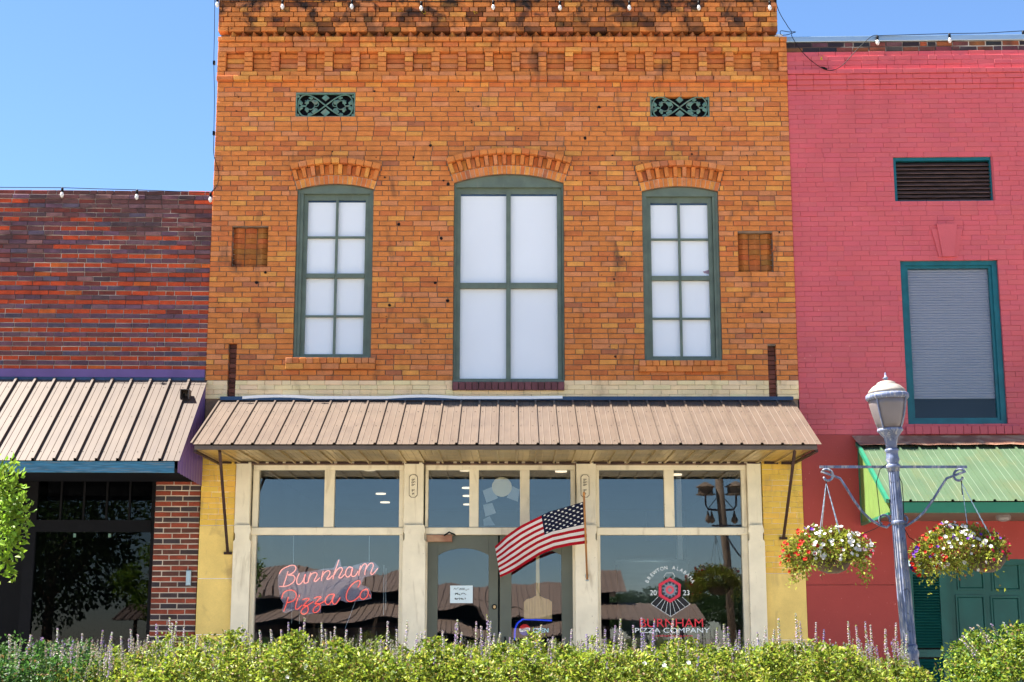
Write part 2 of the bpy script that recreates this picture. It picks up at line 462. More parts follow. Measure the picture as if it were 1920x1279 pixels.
def emit_bricks(blist, parent, mat, n_single=300, dep=0.11, ch=0.004, j=0.0015, name='brick', rest='further_bricks'):
    """the bricks that show largest as parts of their own, the others as one part"""
    def seen(i):
        a, b, c, d = blist[i][:4]
        px_ = CX + (a + b) / 2 / (CAM_D + 1.3) * F
        return 0 if 25 < px_ < 1895 and d < Zp(4) else 1
    order = sorted(range(len(blist)), key=lambda i: 1e6 * seen(i) - round((blist[i][1] - blist[i][0]), 2) * 100 + (blist[i][2]))
    single = set(order[:n_single])
    m = MB()
    for i, (a, b, c, d, y, col) in enumerate(blist):
        if i in single:
            s = MB(); s.brick(a, b, c, d, y, dep, col, ch, j); s.build(name, mat, parent)
        else:
            m.brick(a, b, c, d, y, dep, col, ch, j)
    if m.v:
        o = m.build(rest, mat, parent); o["kind"] = "stuff"

def core(parent, name, mat, x0, x1, z0, z1, y, openings, depth=0.1):
    """mortar bed behind the bricks; openings: (xa, xb, zbottom, ztop(x))"""
    xs = {x0, x1}
    for o in openings:
        n = 14 if o[4] else 1
        for k in range(n + 1): xs.add(o[0] + (o[1] - o[0]) * k / n)
    xs = sorted(xs)
    m = MB()
    for a, b in zip(xs[:-1], xs[1:]):
        if b - a < 1e-5: continue
        mid = (a + b) / 2
        cov = sorted([o for o in openings if o[0] - 1e-6 < mid < o[1] + 1e-6], key=lambda o: o[2])
        za = (z0, z0)
        for o in cov:
            m.hexa([(a, y, za[0]), (b, y, za[1]), (b, y, o[2]), (a, y, o[2]),
                    (a, y+depth, za[0]), (b, y+depth, za[1]), (b, y+depth, o[2]), (a, y+depth, o[2])])
            za = (o[3](a), o[3](b))
        m.hexa([(a, y, za[0]), (b, y, za[1]), (b, y, z1), (a, y, z1),
                (a, y+depth, za[0]), (b, y+depth, za[1]), (b, y+depth, z1), (a, y+depth, z1)])
    return m.build(name, mat, parent)

# ------------------------------------------------------------------ the brick shop
XL = (U(402, 100).x + U(394, 700).x) / 2
XR = (U(1478, 130).x + U(1494, 720).x) / 2
shop = thing('brick_shop', ((XL + XR) / 2, 0, 0),
             'two-storey orange brick pizza shop with three white-paned windows and cream shopfront', 'building')
ZB, ZLEDGE = Zp(713.5), Zp(154)
NC = 59
CH = (ZLEDGE - ZB) / NC

def brick_col(x, z, i):
    r = R.random()
    if r < 0.11: c = (0.66, 0.275, 0.06)
    elif r < 0.24: c = (0.53, 0.15, 0.042)
    elif r < 0.26: c = (0.40, 0.13, 0.055)
    elif r < 0.42: c = (0.58, 0.21, 0.078)
    else: c = (0.60, 0.195, 0.046)
    v = R.uniform(0.92, 1.07)
    if z > ZLEDGE + 9.5 * CH:                         # weathered parapet
        v *= R.choice([1, 1, 0.8, 0.55, 0.3])
    return tuple(k * v for k in c)

WINS = [dict(L=553, R=698, spring=355, crown=344.5, bot=671, cols=[(574, 627), (631.5, 683)], rows=[(375, 443), (446.5, 513.5), (521.5, 591), (594.5, 664)], meet=517.5, hood=0.325, nv=17),
        dict(L=850, R=1058, spring=343, crown=326, bot=716, cols=[(863, 949), (957.5, 1045)], rows=[(363, 531), (541, 710)], meet=536, hood=0.325, nv=25),
        dict(L=1206, R=1350.5, spring=358.5, crown=349, bot=676, cols=[(1222, 1273), (1277.5, 1330)], rows=[(380, 447), (450.5, 518), (526, 595.5), (599, 668)], meet=522, hood=0.325, nv=17)]
holes, openings = [], []
for w in WINS:
    x0, x1, z0, zs = rect(w['L'], w['spring'], w['R'], w['bot'])
    zc = Zp(w['crown']); hw = (x1 - x0) / 2; rise = zc - zs
    Rr = (hw * hw + rise * rise) / (2 * rise)
    w.update(x0=x0, x1=x1, z0=z0, zs=zs, cx=(x0 + x1) / 2, hw=hw, R=Rr, cz=zc - Rr, ang=math.asin(hw / Rr))
    def hole(z, w=w):
        if w['z0'] < z < w['zs']: return (w['x0'], w['x1'])
        ro = w['R'] + w['hood']
        if w['zs'] <= z < w['cz'] + ro:
            h = min(math.sqrt(max(0, ro**2 - (z - w['cz'])**2)), (z - w['cz']) * math.tan(w['ang']) + 0.012)
            return (w['cx'] - h, w['cx'] + h)
    holes.append(hole)
    openings.append((x0, x1, z0, lambda x, w=w: w['cz'] + math.sqrt(w['R']**2 - (x - w['cx'])**2), True))
VENTS = [rect(554, 174, 666, 220), rect(1219, 178, 1330.5, 222.5)]
NICHES = [rect(434, 425, 502, 503), rect(1384, 436, 1450, 514)]
SLOTS = [rect(427, 642, 442.5, 745), rect(1440.5, 648, 1456.5, 745)]
for v in VENTS + NICHES + SLOTS:
    holes.append(rect_hole(*v))
    openings.append((v[0], v[1], v[2], lambda x, v=v: v[3], False))
for a, b in (((536, 672), (704, 693)), ((1198, 677), (1364, 698))):      # projecting sills take the place of two courses
    v = rect(a[0], a[1], b[0], b[1]); holes.append(rect_hole(v[0], v[1], v[2] + .01, v[3] - .01))
cs = rect(848, 717, 1058, 733); holes.append(rect_hole(*cs))
ZC0 = Zp(748)
ZTOP = ZLEDGE + 21 * CH
XR2 = U(1455, 40).x
core(shop, 'mortar_bed', M['mortar'], XL + .01, XR - .01, Zp(872), ZLEDGE + .03, 0.014, openings)
core(shop, 'parapet_core', M['mortar'], XL + .01, XR2 - .01, ZLEDGE + .031, ZTOP - .02, 0.070, [])
core(shop, 'parapet_core', M['mortar'], XR2 - .0099, XR - .01, ZLEDGE + .031, ZLEDGE + 9 * CH, 0.070, [])

rows = [(ZB + i * CH, ZB + (i + 1) * CH, 0.0) for i in range(NC)]
bl = lay(rows, XL, XR, holes, 0.217, 0.009, 0.0, brick_col)
fr = []
for k, pr in ((0, .072), (1, .050), (6, .050), (7, .050), (8, .082)):
    fr.append((ZLEDGE + k * CH, ZLEDGE + (k + 1) * CH, pr))
for k, pr, hd in ((10, .082, 0), (11, .088, 0), (12, .094, 1), (13, .100, 0), (14, .104, 1), (15, .104, 0), (16, .104, 1), (17, .105, 0), (18, .105, 0), (19, .11, 1), (20, .11, 0)):
    fr.append((ZLEDGE + k * CH, ZLEDGE + (k + 1) * CH, pr, hd, (XL, XR2)))
bl += lay(fr, XL, XR, [], 0.217, 0.009, 0.0, brick_col)
zp0, zp1 = ZLEDGE + 2 * CH, ZLEDGE + 6 * CH            # row of sunk panels
pit = (XR - XL - 0.105) / 21
for k in range(22):
    xa = XL + k * pit
    for q in range(4):
        z0 = zp0 + q * CH
        bl.append((xa, xa + 0.105, z0 + .0045, z0 + CH - .0045, -.050 + R.uniform(-.002, .002), brick_col(0, z0, 0)))
        if k < 21:
            split = R.random() < 0.25
            xs = [xa + .108, xa + pit - .003] if not split else [xa + .108, xa + .108 + pit * .35, xa + pit - .003]
            for p, r_ in zip(xs[:-1], xs[1:]):
                bl.append((p + .004, r_ - .004, z0 + .0045, z0 + CH - .0045, .030 + R.uniform(-.002, .002), brick_col(0, z0, 0)))
emit_bricks(bl, shop, M['brick'], dep=.14)
zd = ZLEDGE + 9 * CH                                   # saw-tooth course
nd = 52
for k in range(nd):
    x = XL + .12 + (XR2 - XL - .2) * (k + .5) / nd
    m = MB(); c = brick_col(x, zd, 0)
    m.pts([(x - .06, .069, zd + .004), (x, -.074, zd + .004), (x + .06, .069, zd + .004), (x - .06, .069, zd + CH - .004), (x, -.074, zd + CH - .004), (x + .06, .069, zd + CH - .004)],
          [(0, 1, 4, 3), (1, 2, 5, 4), (3, 4, 5), (2, 1, 0)], c)
    m.build('sawtooth_brick', M['brick'], shop)

# cream painted band below the bricks
bandc = lambda x, z, i: tuple(k * R.uniform(.95, 1.04) for k in (0.82, 0.62, 0.34))
rb = [(Zp(748) + i * (ZB - Zp(748)) / 4, Zp(748) + (i + 1) * (ZB - Zp(748)) / 4, 0.006) for i in range(4)]
band = lay(rb, XL, XR, [rect_hole(*s) for s in SLOTS] + [rect_hole(*cs)], 0.217, 0.003, 0.0, bandc)
emit_bricks(band, shop, M['cream_brick'], 300, ch=.002, j=.001, name='painted_brick')
# arched hoods: three rings of bricks
for w in WINS:
    a0 = w['ang'] * 1.0
    def ring(r0, r1, n, pf, name, gap=.006):
        for k in range(n):
            t0 = -a0 + 2 * a0 * k / n; t1 = -a0 + 2 * a0 * (k + 1) / n
            g_ = gap / (2 * r0)
            t0 += g_; t1 -= g_
            y = pf(k)
            P = lambda r, t, yy: (w['cx'] + r * math.sin(t), yy, w['cz'] + r * math.cos(t))
            m = MB()
            m.hexa([P(r0, t0, y), P(r0, t1, y), P(r1, t1, y), P(r1, t0, y), P(r0, t0, .11), P(r0, t1, .11), P(r1, t1, .11), P(r1, t0, .11)],
                   brick_col(0, 0, 0))
            m.build(name, M['brick'], shop)
    r = w['R']
    m = MB(); na = 20; P2 = lambda rr_, t: (w['cx'] + rr_ * math.sin(t), w['cz'] + rr_ * math.cos(t))
    ts = [-a0 + 2 * a0 * k / na for k in range(na + 1)]
    for t0, t1 in zip(ts[:-1], ts[1:]):
        q = [P2(r + .003, t0), P2(r + .003, t1), P2(r + .114, t1), P2(r + .114, t0)]
        m.pts([(x, .0025, z) for x, z in q], [(0, 1, 2, 3)])
    m.build('arch_mortar', M['arch_mortar'], shop)
    ring(r + .002, r + .108, w['nv'], lambda k: -.004 + R.uniform(-.002, .002), 'arch_brick', .009)
    ring(r + .118, r + .245, w['nv'] + 2, lambda k: (-.060 if k % 2 == 0 else -.004), 'arch_brick', .008)
    ring(r + .252, r + .318, max(9, (w['nv'] + 5) // 2), lambda k: -.11 + R.uniform(-.003, .003), 'arch_brick', .008)
# brick sills
for a in ((536, 672, 704, 693), (1198, 677, 1364, 698)):
    x0, x1, z0, z1 = rect(*a)
    zm = (z0 + z1) / 2
    for q, (za, zb, n) in enumerate(((zm + .003, z1, 13), (z0, zm - .003, 5))):
        for k in range(n):
            m = MB(); m.brick(x0 + (x1 - x0) * k / n + .003, x0 + (x1 - x0) * (k + 1) / n - .003, za, zb, -.055, .15, brick_col(0, 0, 0))
            m.build('sill_brick', M['brick'], shop)
nn = 17
for k in range(nn):
    m = MB(); v = R.uniform(.7, 1.2)
    m.brick(cs[0] + (cs[1] - cs[0]) * k / nn + .004, cs[0] + (cs[1] - cs[0]) * (k + 1) / nn - .004, cs[2] + .004, cs[3], -.045, .15, (.15 * v, .055 * v, .06 * v))
    m.build('sill_brick', M['brick'], shop)
# niches with zigzag bricks, dark slots
for nx in NICHES:
    x0, x1, z0, z1 = nx
    m = MB(); m.box(x0 - .01, x1 + .01, .115, .13, z0 - .01, z1 + .01); m.build('niche_back', M['mortar'], shop)
    n = 8
    for k in range(n):
        za, zb = z0 + (z1 - z0) * k / n + .003, z0 + (z1 - z0) * (k + 1) / n - .003
        for q in range(3):
            xa, xb = x0 + (x1 - x0) * q / 3 + .004, x0 + (x1 - x0) * (q + 1) / 3 - .004
            xm = (xa + xb) / 2
            c = tuple(i * R.uniform(.7, 1.05) for i in (.48, .15, .035))
            m = MB()
            m.pts([(xa, .10, za), (xm, .045, za - .006), (xb, .10, za), (xa, .10, zb), (xm, .045, zb - .006), (xb, .10, zb)],
                  [(0, 1, 4, 3), (1, 2, 5, 4), (3, 4, 5), (2, 1, 0)], c)
            m.build('niche_brick', M['brick'], shop)
for s in SLOTS:
    m = MB(); m.box(s[0], s[1], .10, .12, s[2], s[3]); m.build('slot_back', M['mortar'], shop)
    n = 11
    for k in range(n):
        m = MB(); v = R.uniform(.5, 1.1)
        m.brick(s[0] + .004, s[1] - .004, s[2] + (s[3] - s[2]) * k / n + .004, s[2] + (s[3] - s[2]) * (k + 1) / n - .004, .07, .04, (.20 * v, .07 * v, .05 * v))
        m.build('slot_brick', M['brick'], shop)

# pits and old anchor holes in the brick face
m = MB()
for k in range(150):
    x, z = R.uniform(XL + .1, XR - .1), R.uniform(ZB + .1, ZLEDGE - .1)
    if any(h(z) and h(z)[0] - .06 < x < h(z)[1] + .06 for h in holes): continue
    r_ = R.choice([.006, .007, .008, .010, .014, .022])
    m.pts([(x + r_ * R.uniform(.7, 1.2) * math.cos(t * math.pi / 4), -.0062, z + r_ * R.uniform(.7, 1.2) * math.sin(t * math.pi / 4)) for t in range(8)], [tuple(range(8))])
o = m.build('brick_pits', M['black'], shop); o["kind"] = "stuff"

# upper windows
for w in WINS:
    e = empty('window', (w['cx'], .06, w['z0']), shop)
    Yf = .055
    x0, x1, z0, zs = w['x0'], w['x1'], w['z0'], w['zs']
    sx0, sx1 = rect(w['cols'][0][0] - 8, 400, w['cols'][-1][1] + 8, 640, .09)[:2]
    ztop = Zp(w['rows'][0][0] - 10, .09)
    for a, b in ((x0, sx0), (sx1, x1)):                # stepped casing
        m = MB(); m.box(a + .004, b, Yf, .16, z0 + .03, zs)
        m.build('casing', M['green_wood'], e)
        m = MB()
        if a == x0: m.box(a + .004, a + (b - a) * .45, Yf - .02, Yf - .001, z0 + .03, zs - .002)
        else: m.box(b - (b - a) * .45, b - .004, Yf - .02, Yf - .001, z0 + .03, zs - .002)
        m.build('casing_bead', M['green_wood'], e)
    m = MB(); n = 14
    top = [(x0 + .004 + (x1 - x0 - .008) * k / n, 0) for k in range(n + 1)]
    top = [(x, w['cz'] + math.sqrt(w['R']**2 - (x - w['cx'])**2) - .004) for x, _ in top]
    m.prism([(x0 + .004, ztop), (x1 - .004, ztop)] + top[::-1], Yf - .008, .15)
    m.build('arched_header', M['green_wood'], e)
    m = MB(); m.box(x0 + .004, x1 - .004, Yf - .03, .16, z0, z0 + .032); m.build('sill', M['green_wood'], e)
    Ys = .095
    xs = [sx0] + [v for c in w['cols'] for v in (rect(c[0], 400, c[1], 640, Ys)[:2])] + [sx1]
    zr = [ztop] + [v for r_ in w['rows'] for v in (Zp(r_[0], Ys), Zp(r_[1], Ys))] + [z0 + .032]
    for k in range(0, len(xs), 2):                     # stiles and the vertical bar
        m = MB(); m.box(xs[k], xs[k + 1], Ys, Ys + .04, z0 + .033, ztop - .001); m.build('stile' if k in (0, len(xs) - 2) else 'muntin', M['green_wood'], e)
    for k in range(0, len(zr), 2):
        zz = sorted((zr[k], zr[k + 1]))
        meet = abs(Zp(w['meet'], Ys) - sum(zz) / 2) < .03
        for q in range(1, len(xs) - 1, 2):
            m = MB(); m.box(xs[q] + .0005, xs[q + 1] - .0005, Ys + (-.02 if meet else .004), Ys + .038, zz[0], zz[1])
            m.build('meeting_rail' if meet else 'rail', M['green_wood'], e)
    for ci in range(len(w['cols'])):
        for ri in range(len(w['rows'])):
            m = MB(); m.box(xs[1 + 2*ci], xs[2 + 2*ci], Ys + .018, Ys + .022, zr[2 + 2*ri], zr[1 + 2*ri])
            m.build('pane', M['glass_clear'], e)
    m = MB(); m.box(sx0, sx1, Ys + .05, Ys + .06, z0 + .03, Zp(w['rows'][0][0] + 3, Ys)); m.build('white_backing', M['white_sheet'], e)
    m = MB(); m.box(x0, x1, Ys + .07, Ys + .08, z0, ztop + .05); m.build('dark_backing', M['navy_metal'], e)

# cast-iron vents
def curve_pts(f, n, y):
    return [Vector((*(lambda p: (p[0], y, p[1]))(f(i / n)),)) for i in range(n)]
for v in VENTS:
    x0, x1, z0, z1 = v
    e = empty('vent_grille', ((x0 + x1) / 2, .02, z0), shop)
    cx, cz, hx, hz = (x0 + x1) / 2, (z0 + z1) / 2, (x1 - x0) / 2, (z1 - z0) / 2
    m = MB(); b = .018
    m.box(x0 + .003, x1 - .003, .004, .04, z0 + .003, z0 + b); m.box(x0 + .003, x1 - .003, .004, .04, z1 - b, z1 - .003)
    m.box(x0 + .003, x0 + b, .004, .04, z0 + b, z1 - b); m.box(x1 - b, x1 - .003, .004, .04, z0 + b, z1 - b)
    m.build('frame', M['verdigris'], e)
    m = MB()
    fig = lambda t: (cx + (hx - .03) * math.cos(2 * math.pi * t), cz + (hz - .02) * 1.0 * math.sin(4 * math.pi * t))
    m.tube(curve_pts(fig, 60, .022), .010, 6, closed=True)
    for sx in (-1, 1):
        for (ax, az, rr, t0, t1) in ((.52, 0, .075, 0.4, 5.6), (.74, .15, .05, 2, 6), (.74, -.25, .05, 0, 4), (.33, .1, .045, 1, 5)):
            pts = []
            for i in range(14):
                t = t0 + (t1 - t0) * i / 13
                q = rr * (1 - .35 * i / 13)
                pts.append((cx + sx * (hx * ax + q * math.cos(t)), .024, cz + hz * az + q * math.sin(t)))
            m.tube(pts, .007, 5)
    m.build('scrollwork', M['verdigris'], e, smooth=True)
    for sx in (-1, 1):
        for (ax, az, ang, s_) in ((.36, .30, .5, .075), (.36, -.42, -.6, .075), (.62, .30, 2.0, .06), (.62, -.35, -1.8, .06), (.84, .25, 1.2, .06), (.84, -.22, -1.0, .06), (.94, .78, .6, .05), (.94, -.80, -.6, .05), (.50, .62, .2, .05), (.52, -.70, 0, .05)):
            px_, pz_ = cx + sx * hx * ax, cz + hz * az
            dx, dz = math.cos(ang) * sx, math.sin(ang)
            m = MB(); n_ = 10; out = []
            for i in range(n_):
                t = 2 * math.pi * i / n_
                l, q = s_ * .6 * math.cos(t), s_ * .42 * math.sin(t) * (1 + .25 * math.cos(3 * t))
                out.append((px_ + dx * l - dz * q, pz_ + dz * l + dx * q))
            m.pts([(p[0], .026, p[1]) for p in out] + [(px_, .012, pz_)] , [(i, (i + 1) % n_, n_) for i in range(n_)])
            m.build('leaf_ornament', M['verdigris'], e)
    for (az, s_) in ((.62, .1), (-.58, .12)):
        m = MB(); q = [(cx - s_ * .5, cz + hz * az), (cx, cz + hz * az - s_ * .45), (cx + s_ * .5, cz + hz * az), (cx, cz + hz * az + s_ * .45)]
        m.prism(q, .014, .03); m.build('leaf_ornament', M['verdigris'], e)
    m = MB(); m.box(x0, x1, .085, .1, z0, z1); m.build('dark_backing', M['black'], e)

# ------------------------------------------------------------------ shopfront
def part(name, mat, parent, *boxes, ch=0.0):
    m = MB()
    for b in boxes: m.box(*b, ch=ch)
    return m.build(name, mat, parent)
ZH = Zp(867)                                           # underside of the soffit line at the wall
ZS = Zp(1003)
# yellow piers: painted brick above, scored render below
yel = lambda x, z, i: tuple(k * R.uniform(.95, 1.04) for k in (0.74, 0.47, 0.08))
for (pa, pb, pya, ply) in ((383, 440, 985, 868), (1431, 1507, 1075, 868)):
    x0 = U(pa, 900).x if pa < 900 else U(1432, 1000).x
    x1 = U(438, 1000).x if pa < 900 else U(1505, 950).x
    if pa < 900: x0 = XL
    else: x1 = XR
    zt, zm = ZH + .25, Zp(pya)
    n = int((zt - zm) / .066)
    rws = [(zm + (zt - zm) * i / n, zm + (zt - zm) * (i + 1) / n, 0) for i in range(n)]
    emit_bricks(lay(rws, x0, x1, [], .217, .003, 0.0, yel), shop, M['cream_brick'], 300, ch=.002, j=.001, name='painted_brick')
    part('pier_core', M['cream_brick'], shop, (x0 + .005, x1 - .005, .006, .3, 0, zt))
    zz = [0, Zp(1190), Zp(1085), zm] if pa < 900 else [0, Zp(1200), zm]
    for a, b in zip(zz[:-1], zz[1:]):
        m = MB(); m.col = (0.76, 0.55, 0.17); m.box(x0, x1, -.004, .1, a + .004, b - .004, ch=.003)
        m.build('render_panel', M['cream_brick'], shop)
# pilasters
PIL = [(441, 469, 434, 467), (757, 794, 754, 797), (1081, 1118, 1079, 1121), (1402, 1428, 1406, 1437)]
for (ua, ub, la, lb) in PIL:
    xa, xb = rect(ua, 870, ub, 985, -.03)[:2]
    xc, xd = rect(la, 1010, lb, 1215, -.06)[:2]
    zt, z1, z2 = ZH, Zp(985, -.03), Zp(1008, -.06)
    e = empty('pilaster', ((xa + xb) / 2, 0, 0), shop)
    part('upper_shaft', M['cream'], e, (xa, xb, -.03, .16, z1 - .05, zt), ch=.006)
    m = MB(); s_ = .02
    m.prism([(xc, .30), (xd, .30), (xd, z2 - .05), (xd - s_, z2 - .02), (xd - s_, z2 + .04), (xd - .004, z2 + .075), (xd - .02, z1), (xc + .02, z1), (xc + .004, z2 + .075), (xc + s_, z2 + .04), (xc + s_, z2 - .02), (xc, z2 - .05)], -.065, .1)
    m.build('lower_shaft', M['cream'], e)
    part('base', M['cream'], e, (xc - .015, xd + .015, -.08, .12, 0, .298), ch=.008)
# small plaques on the two inner pilasters
for px_ in (775, 1097):
    x0, x1, z0, z1 = rect(px_ - 7, 891, px_ + 7, 932, -.035)
    e = empty('number_plaque', ((x0 + x1) / 2, -.035, z0), shop)
    m = MB(); c = .025
    m.prism([(x0 + c, z0), (x1 - c, z0), (x1, z0 + c), (x1, z1 - c), (x1 - c, z1), (x0 + c, z1), (x0, z1 - c), (x0, z0 + c)], -.046, -.031)
    m.build('plate', M['cream'], e)
    m = MB()
    for (zz, w_) in ((.78, .018), (.66, .022), (.54, .02), (.3, .016), (.14, .008)):
        m.tube([(( x0 + x1) / 2 + w_ * math.cos(t), -.049, z0 + (z1 - z0) * zz + .012 * math.sin(t * 2)) for t in [i * .7 for i in range(8)]], .0028, 4)
    m.build('carved_mark', M['brown_trim'], e)['kind'] = 'stuff'
    m = MB(); m.prism([(x0 + c - .006, z0 - .006), (x1 - c + .006, z0 - .006), (x1 + .006, z0 + c - .006), (x1 + .006, z1 - c + .006), (x1 - c + .006, z1 + .006), (x0 + c - .006, z1 + .006), (x0 - .006, z1 - c + .006), (x0 - .006, z0 + c - .006)], -.04, -.0305); m.build('plate_edge', M['brown_trim'], e)

def shop_window(pl, pr, t_panes, big, zt_py=872, bar=(989, 1003), nm='shop_window'):
    Yw = .05
    x0, x1 = rect(pl, 900, pr, 1200, Yw)[:2]
    e = empty(nm, ((x0 + x1) / 2, Yw, .7), shop)
    zt = Zp(zt_py, Yw) + .06; zb0, zb1 = Zp(bar[1], Yw), Zp(bar[0], Yw)
    zs = Zp(1222, Yw)
    tp = [rect(a, 881, b, bar[0] - 1, Yw) for a, b in t_panes]
    z1 = tp[0][3]
    part('head', M['cream'], e, (x0, x1, Yw - .02, Yw + .08, z1, zt), ch=.006)
    part('transom_bar', M['cream'], e, (x0, x1, Yw - .03, Yw + .08, zb0, zb1), ch=.008)
    edges = [x0] + [q for p in tp for q in (p[0], p[1])] + [x1]
    for k in range(0, len(edges), 2):
        part('mullion' if 0 < k < len(edges) - 2 else 'stile', M['cream'], e, (edges[k], edges[k + 1], Yw - .012, Yw + .075, zb1 + .0005, z1 - .0005), ch=.005)
    for p in tp:
        part('pane', M['glass'], e, (p[0] - .01, p[1] + .01, Yw + .04, Yw + .046, zb1 - .01, z1 + .01))
    if big:
        b = rect(big[0], bar[1] + 2, big[1], 1222, Yw)
        part('stile', M['cream'], e, (x0, b[0], Yw - .012, Yw + .075, zs, zb0 - .0005), ch=.005)
        part('stile', M['cream'], e, (b[1], x1, Yw - .012, Yw + .075, zs, zb0 - .0005), ch=.005)
        part('pane', M['glass_wavy' if pl < 600 else 'glass'], e, (b[0] - .01, b[1] + .01, Yw + .04, Yw + .046, zs - .01, zb0 + .01))
        part('sill', M['cream'], e, (x0, x1, Yw - .06, Yw + .09, zs - .06, zs - .0005), ch=.008)
        part('bulkhead', M['cream'], e, (x0, x1, Yw, Yw + .07, 0, zs - .0605))
        for k in range(3):
            xa = x0 + (x1 - x0) * (k + .08) / 3; xb = x0 + (x1 - x0) * (k + .92) / 3
            part('bulkhead_panel', M['cream'], e, (xa, xb, Yw - .015, Yw - .0005, .12, zs - .14), ch=.01)
    return e
win_l = shop_window(470, 756, [(485, 608), (627, 748.5)], (477.5, 747.5))
shop_window(796, 1080, [(803, 880), (897.5, 975), (993, 1070)], None, nm='door_transom')
win_r = shop_window(1119, 1403, [(1123.5, 1245.5), (1264, 1390.5)], (1126.5, 1393.5))
part('lintel', M['cream'], shop, (U(438, 870).x, U(1433, 870).x, .0, .3, ZH - .005, ZH + .26))

# double doors with arched glass
YD = .09
xdl, xdr = rect(796, 1010, 1078, 1200, YD)[:2]
zdt = Zp(1004, YD)
for a, b in (((795, 801)), ((1074, 1080))):
    x0, x1 = rect(a, 1010, b, 1200, .05)[:2]
    part('door_jamb', M['cream'], shop, (x0, x1, .03, .14, 0, Zp(1003, .05)))
for li, (a, b, ga, gb) in enumerate(((801, 934, 820.5, 916), (937, 1074, 959, 1053))):
    x0, x1 = rect(a, 1010, b, 1200, YD)[:2]
    gx0, gx1 = rect(ga, 1030, gb, 1200, YD)[:2]
    e = empty('door', ((x0 + x1) / 2, YD, 0), shop)
    zsp, zcr, zg0 = Zp(1041, YD), Zp(1027.5, YD), .45
    part('stile', M['door_paint'], e, (x0, gx0, YD, YD + .045, .02, zdt), ch=.004)
    part('stile', M['door_paint'], e, (gx1, x1, YD, YD + .045, .02, zdt), ch=.004)
    part('bottom_rail', M['door_paint'], e, (gx0 + .0005, gx1 - .0005, YD, YD + .045, .02, zg0))
    n = 14; hw = (gx1 - gx0) / 2; cxx = (gx0 + gx1) / 2; rs = zcr - zsp; RR = (hw * hw + rs * rs) / (2 * rs)
    arc = [(gx0 + (gx1 - gx0) * k / n, zcr - RR + math.sqrt(RR * RR - (gx0 + (gx1 - gx0) * k / n - cxx)**2)) for k in range(n + 1)]
    m = MB(); m.prism(arc + [(gx1 - .0005, zdt), (gx0 + .0005, zdt)], YD, YD + .045)
    m.build('arched_top_rail', M['door_paint'], e)
    m = MB()                                         # the old panes lean a little
    tl = .0075
    zt_ = zcr + .02
    m.hexa([(gx0 - .01, YD + .018, zg0 - .01), (gx1 + .01, YD + .018, zg0 - .01), (gx1 + .01, YD + .018 + tl * (zt_ - zg0), zt_), (gx0 - .01, YD + .018 + tl * (zt_ - zg0), zt_),
            (gx0 - .01, YD + .023, zg0 - .01), (gx1 + .01, YD + .023, zg0 - .01), (gx1 + .01, YD + .023 + tl * (zt_ - zg0), zt_), (gx0 - .01, YD + .023 + tl * (zt_ - zg0), zt_)])
    m.build('pane', M['glass_wavy'], e)
    if li == 0:
        c = U(927, 1138, YD)
        m = MB(); m.lathe((c.x, YD - .012, c.z), [(.032, 0), (.032, .012)], 18, (0, 1, 0)); m.build('lock_rose', M['black'], e)
        m = MB(); m.lathe((c.x, YD - .02, c.z), [(.010, 0), (.019, .004), (.019, .008)], 14, (0, 1, 0)); m.build('lock_cylinder', M['wood'], e)
        m = MB(); q = U(919, 1200, YD); m.box(q.x + .015, q.x + .055, YD - .015, YD, q.z - .2, q.z + .05); m.tube([(q.x + .035, YD - .02, q.z), (q.x + .035, YD - .07, q.z - .02), (q.x + .035, YD - .07, q.z - .13), (q.x + .035, YD - .02, q.z - .15)], .01, 6)
        m.build('pull_handle', M['black'], e)
    else:
        m = MB(); q = U(947, 1195, YD); m.tube([(q.x, YD - .01, q.z), (q.x, YD - .07, q.z - .02), (q.x, YD - .07, q.z - .13), (q.x, YD - .01, q.z - .15)], .01, 6); m.build('pull_handle', M['black'], e)
x0, x1, z0, z1 = rect(800.5, 1003, 848, 1016, .05)
part('door_closer', M['rust'], shop, (x0, x1, .0, .085, z0, z1), ch=.006)
m = MB(); a, b, c = U(833, 1004, -.02), U(842, 998, -.05), U(854, 1003, .04); m.tube([a, b, c], .010, 6); m.build('closer_arm', M['black'], shop)

# shop room behind the glass
ZCE = 3.28
rx0, rx1 = XL + .3, XR - .3
part('room_ceiling', M['room'], shop, (rx0, rx1, .2, 10, ZCE, ZCE + .1))
part('room_floor', M['room_floor'], shop, (rx0, rx1, .2, 10, .005, .03))
part('room_wall', M['room'], shop, (rx0, rx1, 10, 10.1, .03, ZCE))
part('room_wall', M['room'], shop, (rx0 - .1, rx0, .2, 10, .03, ZCE))
part('room_wall', M['room'], shop, (rx1, rx1 + .1, .2, 10, .03, ZCE))
for (px_, py_) in ((693, 881), (714, 926), (722, 942), (731, 960), (873, 882), (876, 915), (877, 930), (877.5, 946), (878, 964), (1052, 884), (1268, 890)):
    v = (CY - py_) / F
    dy, dz = math.cos(PITCH) - v * math.sin(PITCH), math.sin(PITCH) + v * math.cos(PITCH)
    t = (ZCE - .012 - CAM_Z) / dz
    Yl = t * dy - CAM_D
    if Yl < .5: Yl = .9
    p = U(px_, py_, Yl)
    m = MB(); m.lathe((p.x, p.y, ZCE - .022), [(.085, 0), (.085, .02)], 20); m.build('ceiling_light', M['lit'], shop)
